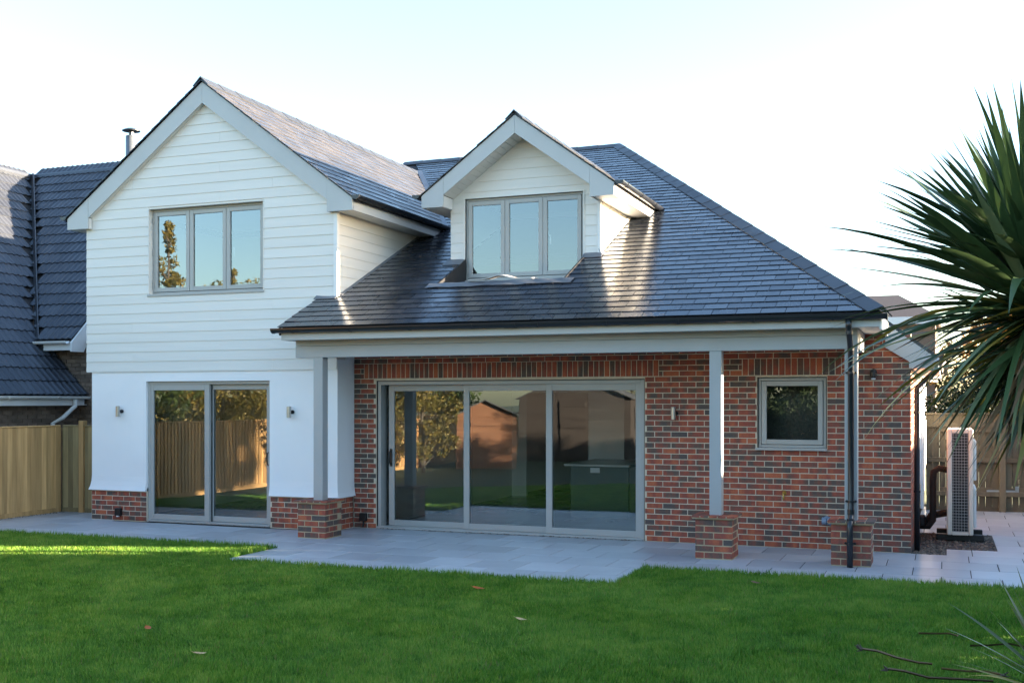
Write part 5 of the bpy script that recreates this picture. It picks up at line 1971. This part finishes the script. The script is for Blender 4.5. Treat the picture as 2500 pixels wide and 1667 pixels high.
# ------------------------------------------------------------------ litter on the lawn
def fallen_leaf(x, y, rot, size, mat, label, curl=.35):
    t = MB()
    K = 6
    pts = []
    for i in range(K + 1):
        s_ = i / K
        w_ = .42 * math.sin(math.pi * (.06 + .94 * s_) ** .8) * size
        xx = (s_ - .5) * size * 1.5
        z = curl * size * (abs(s_ - .5) ** 2) * 2
        t.v += [(xx, -w_, z + curl * w_ * .9), (xx, 0, z), (xx, w_, z + curl * w_ * .7)]
    for i in range(K):
        a = i * 3
        t.f += [(a, a + 3, a + 4, a + 1), (a + 1, a + 4, a + 5, a + 2)]
    o = obj("fallen_leaf", t, mat, None, True, label=label, category="leaf", group="fallen leaves on the lawn")
    o.location = (x, y, .038)
    o.rotation_euler = (.15, .1, rot)
    st = MB().tube([(-.75 * size, 0, curl * size * .5), (-1.05 * size, .02 * size, curl * size * .5 + .01)], [.0025, .0015], 5)
    obj("stalk", st, mat, o)


fallen_leaf(-4.296, -4.542, .3, .085, 'fallen', "bright orange curled leaf near the patio edge")
fallen_leaf(-6.064, -7.288, -.5, .06, 'fallen', "small orange leaf on the left of the lawn")
fallen_leaf(-5.102, -7.887, 1.0, .065, 'fallen_pale', "pale cream leaf at the bottom left of the lawn")
fallen_leaf(-3.35, -5.842, .2, .065, 'fallen_pale', "pale tan leaf in the middle of the lawn")
fallen_leaf(-1.792, -3.199, .1, .07, 'fallen_brown', "brown leaf on grass before the middle pier")


def dead_frond(pts, w_, label, clod=True):
    """a dry cordyline leaf lying on the grass, with the dark torn base it fell with"""
    o = thing("dead_palm_leaf", label, "palm leaf", pts[0], "dry palm leaves on the lawn")
    P0 = Vector(pts[0])
    P = [Vector(p) - P0 for p in pts]
    mb = MB()
    n_ = len(P)
    for i, p in enumerate(P):
        d = (P[min(i + 1, n_ - 1)] - P[max(i - 1, 0)]).normalized()
        s_ = d.cross(Vector((0, 0, 1))).normalized()
        t = i / (n_ - 1)
        ww = w_ * (1 - t * .85)
        mb.v += [tuple(p + s_ * ww / 2 + Vector((0, 0, .012))), tuple(p), tuple(p - s_ * ww / 2 + Vector((0, 0, .016)))]
    for i in range(n_ - 1):
        a = i * 3
        mb.f += [(a, a + 1, a + 4, a + 3), (a + 1, a + 2, a + 5, a + 4)]
    obj("blade", mb, 'palm_dead', o, True)
    if clod:
        rs = random.Random(int(abs(pts[0][0]) * 1000))
        cl = MB()
        d = (P[1] - P[0]).normalized()
        s_ = d.cross(Vector((0, 0, 1))).normalized()
        for k in range(9):
            q = (k - 4) / 4
            e = -d * rs.uniform(.02, .06) + s_ * q * .05 + Vector((0, 0, rs.uniform(-.01, .045)))
            cl.tube([P[0] + s_ * q * .012, P[0] + e * .8], [.008, .003], 5)
        obj("torn_base", cl, 'bark', o)


g = .045
dead_frond([(-.563, -6.162, g + .03), (-.45, -6.20, g + .03), (-.32, -6.27, g + .01), (-.17, -6.33, g), (-.08, -6.334, g)], .026, "dry brown palm leaf with a dark torn base on the lawn")
dead_frond([(-.356, -6.732, g + .03), (-.25, -6.76, g + .03), (-.10, -6.76, g), (.10, -6.72, g), (.30, -6.70, g)], .026, "dry palm leaf lying nearest the bottom edge, torn base left")
dead_frond([(.353, -6.582, g + .02), (.26, -6.52, g + .02), (.14, -6.47, g), (-.02, -6.45, g)], .026, "dry palm leaf with its base at the bottom right", True)
dead_frond([(.097, -5.263, g), (.03, -5.24, g + .01), (-.08, -5.24, g), (-.192, -5.271, g)], .03, "short dry leaf lying higher on the right of the lawn", False)
dead_frond([(.62, -5.55, g), (.45, -5.52, g + .02), (.30, -5.55, g), (.18, -5.60, g)], .03, "dark dry leaf beside the young cordyline", False)
